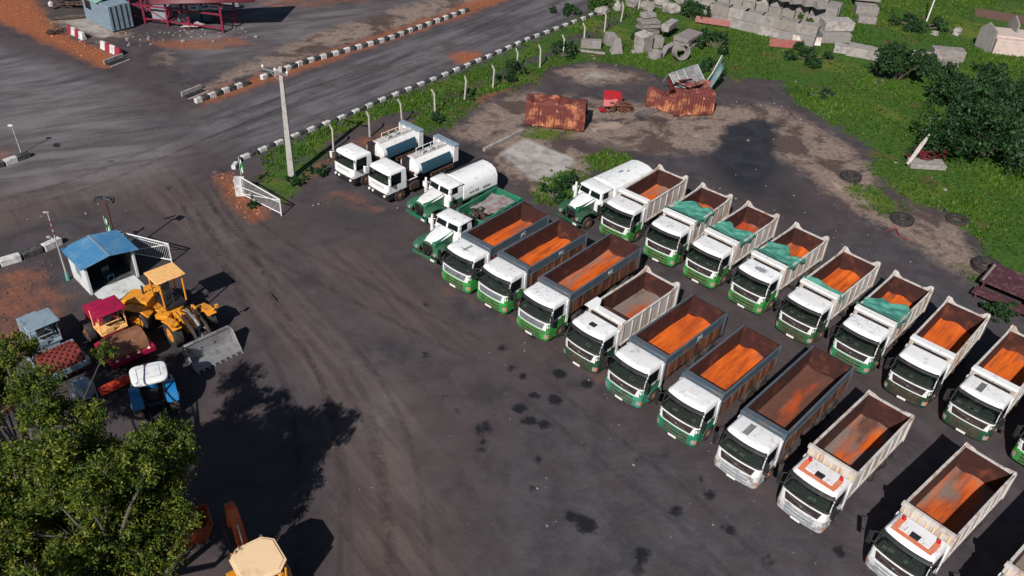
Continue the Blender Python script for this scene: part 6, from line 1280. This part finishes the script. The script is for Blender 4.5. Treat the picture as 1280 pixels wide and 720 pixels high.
# clods of clay in one bed
for idn in ('B4',):
    tt, L = TPOS[idn]; q = MB()
    for k in range(6): q.ico((-2.11-L*.62+random.uniform(-.7, .5), random.uniform(-.4, .6), 1.5+random.uniform(0, .12)), (.22, .17, .15), jit=.3)
    o = q.build('clay_clods', mk('orange_clay', (.55, .12, .01), .95, bump=.4), None, smooth=False); o.location = tt.location; o.rotation_euler = tt.rotation_euler; tag(o, 'lumps of orange clay in the bed of a tarpaulin covered tipper', 'clay')
# ---------------------------------------------------------------- foliage
def leafcloud(name, centres, n, size, mat, parent, seed, shell_=.55, squash=.8, elong=2.2):
    r = np.random.default_rng(seed); c = np.array([x[:3] for x in centres]); rad = np.array([x[3] for x in centres]); w_ = rad**2.2; w_ /= w_.sum()
    # sub clumps inside each blob, then leaves round each sub clump: an uneven outline with gaps
    m = max(8, n//34); bi = r.choice(len(c), m, p=w_); d = r.normal(size=(m, 3)); d /= np.linalg.norm(d, axis=1)[:, None]; rr2 = rad[bi]*(shell_+(1-shell_)*r.random(m))**.7
    sc = c[bi]+d*rr2[:, None]*np.array([1, 1, squash]); sr = rad[bi]*r.uniform(.10, .26, m)
    k = r.integers(0, m, n); d2 = r.normal(size=(n, 3)); pos = sc[k]+d2*sr[k][:, None]*.62
    a = r.normal(size=(n, 3)); a[:, 2] = np.abs(a[:, 2])*.6+.1; a /= np.linalg.norm(a, axis=1)[:, None]; up = np.cross(a, r.normal(size=(n, 3))); up /= np.linalg.norm(up, axis=1)[:, None]; s2 = np.cross(a, up)
    L = size*r.uniform(.6, 1.35, n); W = L/elong
    v = np.stack([pos-up*L[:, None]/2, pos+s2*W[:, None]/2, pos+up*L[:, None]/2, pos-s2*W[:, None]/2], 1).reshape(-1, 3)
    v[:, 2] = np.maximum(v[:, 2], .03)
    f = np.arange(4*n).reshape(n, 4); t1 = np.clip(.5+.35*r.normal(size=m)[k]+.15*r.normal(size=n), 0, 1); t2 = r.random(n)*.7+.3*r.random(m)[k]
    col = np.repeat(np.stack([t1, t2, t1, np.ones(n)], 1), 4, 0)
    return rawmesh(name, v, f, mat, parent, attr={'m': col})
def limbs(q, p, d, r, depth, rr_, ends, length):
    n = 3; pts = [Vector(p)]; dd = Vector(d).normalized()
    for i in range(n):
        dd = (dd+Vector((rr_.uniform(-.22, .22), rr_.uniform(-.22, .22), rr_.uniform(-.05, .15)))).normalized(); pts.append(pts[-1]+dd*length/n)
    for i in range(n): q.cyl(pts[i], pts[i+1], r*(1-.22*i/n*1.2), r*(1-.22*(i+1)/n*1.2), n=8 if r > .08 else 5)
    if depth == 0: ends.append(pts[-1]); return
    for k in range(3 if depth > 1 else 3):
        a = Vector((rr_.uniform(-1, 1), rr_.uniform(-1, 1), rr_.uniform(-.25, .7))); limbs(q, pts[-1] if k else pts[-2], (dd+a*.95).normalized(), r*.62, depth-1, rr_, ends, length*.74)
# the big tree at the lower left: limbs grow towards crown clumps
rr_ = random.Random(5); T = thing('tree', (-15.9, 18.2, 0), 0, 'large leafy yellow-green tree filling the lower left corner', 'tree'); O = Vector((-15.9, 18.2, 0))
poly = [(-90, 470), (-40, 430), (30, 440), (70, 470), (115, 490), (135, 520), (180, 545), (222, 560), (226, 620), (215, 690), (200, 735), (120, 745), (-90, 745)]
def inside(x, y):
    c = False
    for (x0, y0), (x1, y1) in zip(poly, poly[1:]+poly[:1]):
        if (y0 > y) != (y1 > y) and x < (x1-x0)*(y-y0)/(y1-y0)+x0: c = not c
    return c
cent = []; q = MB(); fork = Vector((.1, .1, 2.4)); q.cyl((0, 0, 0), (.1, .1, 2.5), .42, .30, 12)
mains = []
for k in range(7):
    an = k*2*math.pi/7+rr_.uniform(-.3, .3); e = Vector((math.cos(an)*2.3, math.sin(an)*2.6+.6, rr_.uniform(5.0, 6.8))); m_ = fork.lerp(e, .5)+Vector((rr_.uniform(-.3, .3), rr_.uniform(-.3, .3), .2)); q.cyl(fork, m_, .2, .15, 8); q.cyl(m_, e, .15, .11, 8); mains.append(e)
tries = 0
while len(cent) < 74 and tries < 3000:
    tries += 1; x_, y_ = rr_.uniform(-90, 245), rr_.uniform(425, 820)
    if not inside(x_, y_): continue
    edge = min(abs(x_-95)/150, 1)*.5+min(abs(y_-610)/190, 1)*.5; z_ = (10.4-4.2*edge**1.5)*rr_.uniform(.84, 1.02) if rr_.random() < .85 else rr_.uniform(5.5, 8)
    if y_ > 630 and x_ > 40: z_ = min(z_, rr_.uniform(5.2, 6.4))
    if y_ > 700 and x_ > 150: continue
    p_ = at(x_, y_, z_)-O; r_ = rr_.uniform(.62, 1.15)
    if any((p_-Vector(c_[:3])).length < .85*(r_+c_[3])*.72 for c_ in cent): continue
    cent.append((p_.x, p_.y, p_.z, r_))
for k, (px, z_, r_) in enumerate((((130, 442), 4.6, .6), ((122, 452), 5.0, .55), ((12, 428), 5.5, .7), ((40, 434), 5.3, .6), ((78, 470), 5.6, .6), ((212, 538), 8.5, .7), ((228, 560), 8.8, .7), ((118, 446), 5.0, .5), ((120, 640), 7.6, 1.0), ((150, 665), 7.2, 1.0), ((95, 675), 7.6, 1.1), ((150, 625), 7.7, .9), ((60, 615), 8.4, .9), ((30, 640), 8.2, 1.0), ((100, 612), 8.6, .9), ((185, 640), 6.8, .9), ((40, 575), 8.0, .8), ((70, 590), 7.6, .8), ((20, 600), 8.2, .8), ((95, 565), 7.5, .7), ((215, 640), 6.5, .8), ((230, 655), 6.2, .6), ((150, 640), 6.6, 1.0), ((110, 660), 6.8, 1.0), ((180, 670), 6.2, 1.0), ((205, 690), 5.8, .9), ((140, 700), 6.2, 1.0), ((85, 700), 6.5, 1.0), ((45, 680), 6.8, 1.0), ((15, 700), 6.6, 1.0), ((175, 715), 5.6, .9), ((110, 722), 6.0, 1.0), ((205, 615), 7.2, .9), ((60, 640), 7.4, 1.0), ((165, 605), 7.6, .9), ((120, 600), 7.8, .9))):
    p_ = at(*px, z_)-O; cent.append((p_.x, p_.y, p_.z, r_))
def shades(c):      # would this clump's shadow fall on the tractor or the backhoe roof, which the sun reaches?
    w_ = Vector(c[:3])+O
    return any((Vector((w_.x, w_.y))+SH*(w_.z-2.65)-Vector(q_)).length < c[3]*.85+1.05 for q_ in ((-18.2, 32.3), (-9.6, 21.6)))
cent = [c for c in cent if not shades(c)]
for x_, y_, z_, r_ in cent:
    e = Vector((x_, y_, z_)); m0 = min(mains, key=lambda m: (m-e).length); m_ = m0.lerp(e, .5)+Vector((rr_.uniform(-.3, .3), rr_.uniform(-.3, .3), rr_.uniform(.0, .3))); q.cyl(m0, m_, .085, .055, 6); q.cyl(m_, e, .055, .03, 5)
    for _ in range(5): d_ = Vector((rr_.gauss(0, 1), rr_.gauss(0, 1), rr_.gauss(.2, .6))).normalized()*r_*.9; q.cyl(e, e+d_, .025, .010, 4)
q.build('trunk', M['bark'], T)
leafcloud('crown', cent, 215000, .14, M['leaf'], T, 3, shell_=.15, squash=.75)
# bushes and trees beyond
def bush(name, px, rad, hgt, n, size, label, seed, cat='bush', group=None, mat='leafd', k=7):
    p = at(*px); b_ = thing(name, (p.x, p.y, 0), 0, label, cat, group); rr_ = random.Random(seed); q = MB(); cen = []
    for i in range(k):
        an = rr_.uniform(0, 6.28); rd = rad*.75*math.sqrt(rr_.random()); x_, y_ = rd*math.cos(an), rd*math.sin(an); z_ = hgt*rr_.uniform(.35, .8)*(1-.4*rd/rad); r_ = rad*rr_.uniform(.28, .5); cen.append((x_, y_, z_, min(r_, hgt*.55))); q.tube([(x_*.1, y_*.1, 0), (x_*.5, y_*.5, z_*.5), (x_, y_, z_)], .03+.012*rad, 5)
    q.build('stems' if cat == 'bush' else 'trunk', M['bark'], b_); leafcloud('foliage' if cat == 'bush' else 'crown', cen, n, size, M[mat], b_, seed, shell_=.35, squash=.9); return b_
bush('spreading_tree', (1222, 190), 6.2, 6.0, 17000, .36, 'large dark green spreading tree at the right edge', 31, 'tree', k=16)
bush('spreading_tree', (1285, 150), 5.5, 5.5, 10000, .36, 'dark tree cut by the right edge behind the largest one', 32, 'tree', k=12)
bush('spreading_tree', (1198, 124), 3.8, 3.2, 6500, .36, 'lower dark tree mass left behind the largest one', 33, 'tree', k=12)
bush('dark_bush', (1120, 100), 3.0, 4.2, 7000, .32, 'round dark bush between the ridged slab and the white block', 34, k=9)
bush('dark_bush', (1010, 74), 3.4, 1.1, 5000, .3, 'low dark bush below the block rows', 35); bush('dark_bush', (895, 60), 3.0, 1.3, 4500, .3, 'dark bush right of the brownish slab stack', 36)
bush('dark_bush', (868, 22), 2.8, 2.2, 5000, .3, 'tall dark bush at the left end of the block rows', 37); bush('dark_bush', (1150, 35), 4.2, 1.4, 5500, .3, 'broad low bush around the thin white pole', 38); bush('dark_bush', (1160, 90), 3.4, 1.5, 5000, .3, 'low bush in front of the pale long block', 39)
sh = [((584, 124), 1.0, 1.2, 'small bright shrub beside the fence post on red soil'), ((645, 92), 1.3, 1.6, 'bushy shrub round the short leaning fence post'), ((632, 103), 1.1, 1.1, 'shrub right of the middle fence post'), ((703, 70), 1.6, 1.4, 'tall grass like shrub behind the two small blocks'), ((705, 18), 2.2, .9, 'low shrub on the verge near the top'), ((757, 12), 2.2, 1.6, 'green shrub at the kerb near the boulders'), ((545, 150), .9, .8, 'low shrub by the third fence post'), ((395, 218), 1.1, .6, 'green clump at the front of the farther spray tanker'), ((372, 228), .9, .6, 'clump of weeds at the foot of the utility pole'), ((322, 255), 1.0, .7, 'weeds growing behind the verge gate leaf'), ((704, 232), 1.4, .9, 'green clump behind the old box truck'), ((690, 246), 1.2, .8, 'green clump left of the old box truck'), ((800, 50), 1.2, 1.2, 'shrub left of the small slab stack'), ((888, 90), 1.6, 1.2, 'shrub behind the bent teal sheet'), ((1000, 44), .9, 3.2, 'pale green shrub growing through the block rows'), ((1243, 392), 1.3, 1.0, 'dark green weeds under the maroon steel deck'), ((1240, 95), 2.2, 1.2, 'bush below the precast panels'), ((1025, 120), 1.6, .5, 'low green patch beyond the black puddle')]
for k, (px, rad, hg, lb) in enumerate(sh): bush('shrub', px, rad, hg, int(900*rad*rad)+600, .22, lb, 60+k, group='small shrubs along the fence and slabs', mat='grassb' if k in (0, 5, 14) else 'leafd')
# grass: tufts of blades where the ground is grassy
gm = g['grass']; ok = np.where((gm > .42) & (GP[:, 0] > -40) & (GP[:, 0] < 90) & (GP[:, 1] < 135))[0]
r_ = np.random.default_rng(5); far = GP[ok, 1]; pick = r_.choice(ok, 42000); base = GP[pick]+r_.uniform(-.45, .45, (42000, 2)); patch = (np.sin(base[:, 0]*.55+1)*np.cos(base[:, 1]*.43)+np.sin(base[:, 0]*.21-base[:, 1]*.3)); keep = patch+r_.normal(size=len(base))*.6 > -.35; base = base[keep]; patch = patch[keep]; n = len(base)
B = 5; P3 = np.repeat(base, B, 0)+r_.normal(size=(n*B, 2))*.10; hgt = r_.uniform(.06, .20, n*B)*(1+.5*np.clip(np.repeat(patch, B), 0, 2)); an = r_.uniform(0, 6.28, n*B); ln = r_.uniform(.05, .45, n*B)*hgt; wd = .05+.06*r_.random(n*B)
dx, dy = np.cos(an), np.sin(an); z0 = np.zeros(n*B)
v = np.stack([np.stack([P3[:, 0]-dy*wd, P3[:, 1]+dx*wd, z0], 1), np.stack([P3[:, 0]+dy*wd, P3[:, 1]-dx*wd, z0], 1), np.stack([P3[:, 0]+dx*ln, P3[:, 1]+dy*ln, hgt], 1)], 1).reshape(-1, 3)
t1 = np.clip(.42+.34*np.repeat(patch, B)+.2*r_.normal(size=n*B), 0, 1); col = np.repeat(np.stack([t1, r_.random(n*B)*.9+.06, t1, np.ones(n*B)], 1), 3, 0)
o = rawmesh('grass', v, np.arange(3*n*B).reshape(-1, 3), M['grassb'], None, attr={'m': col}); tag(o, 'short green grass over the verge and the field behind the trucks', 'grass', kind='stuff')
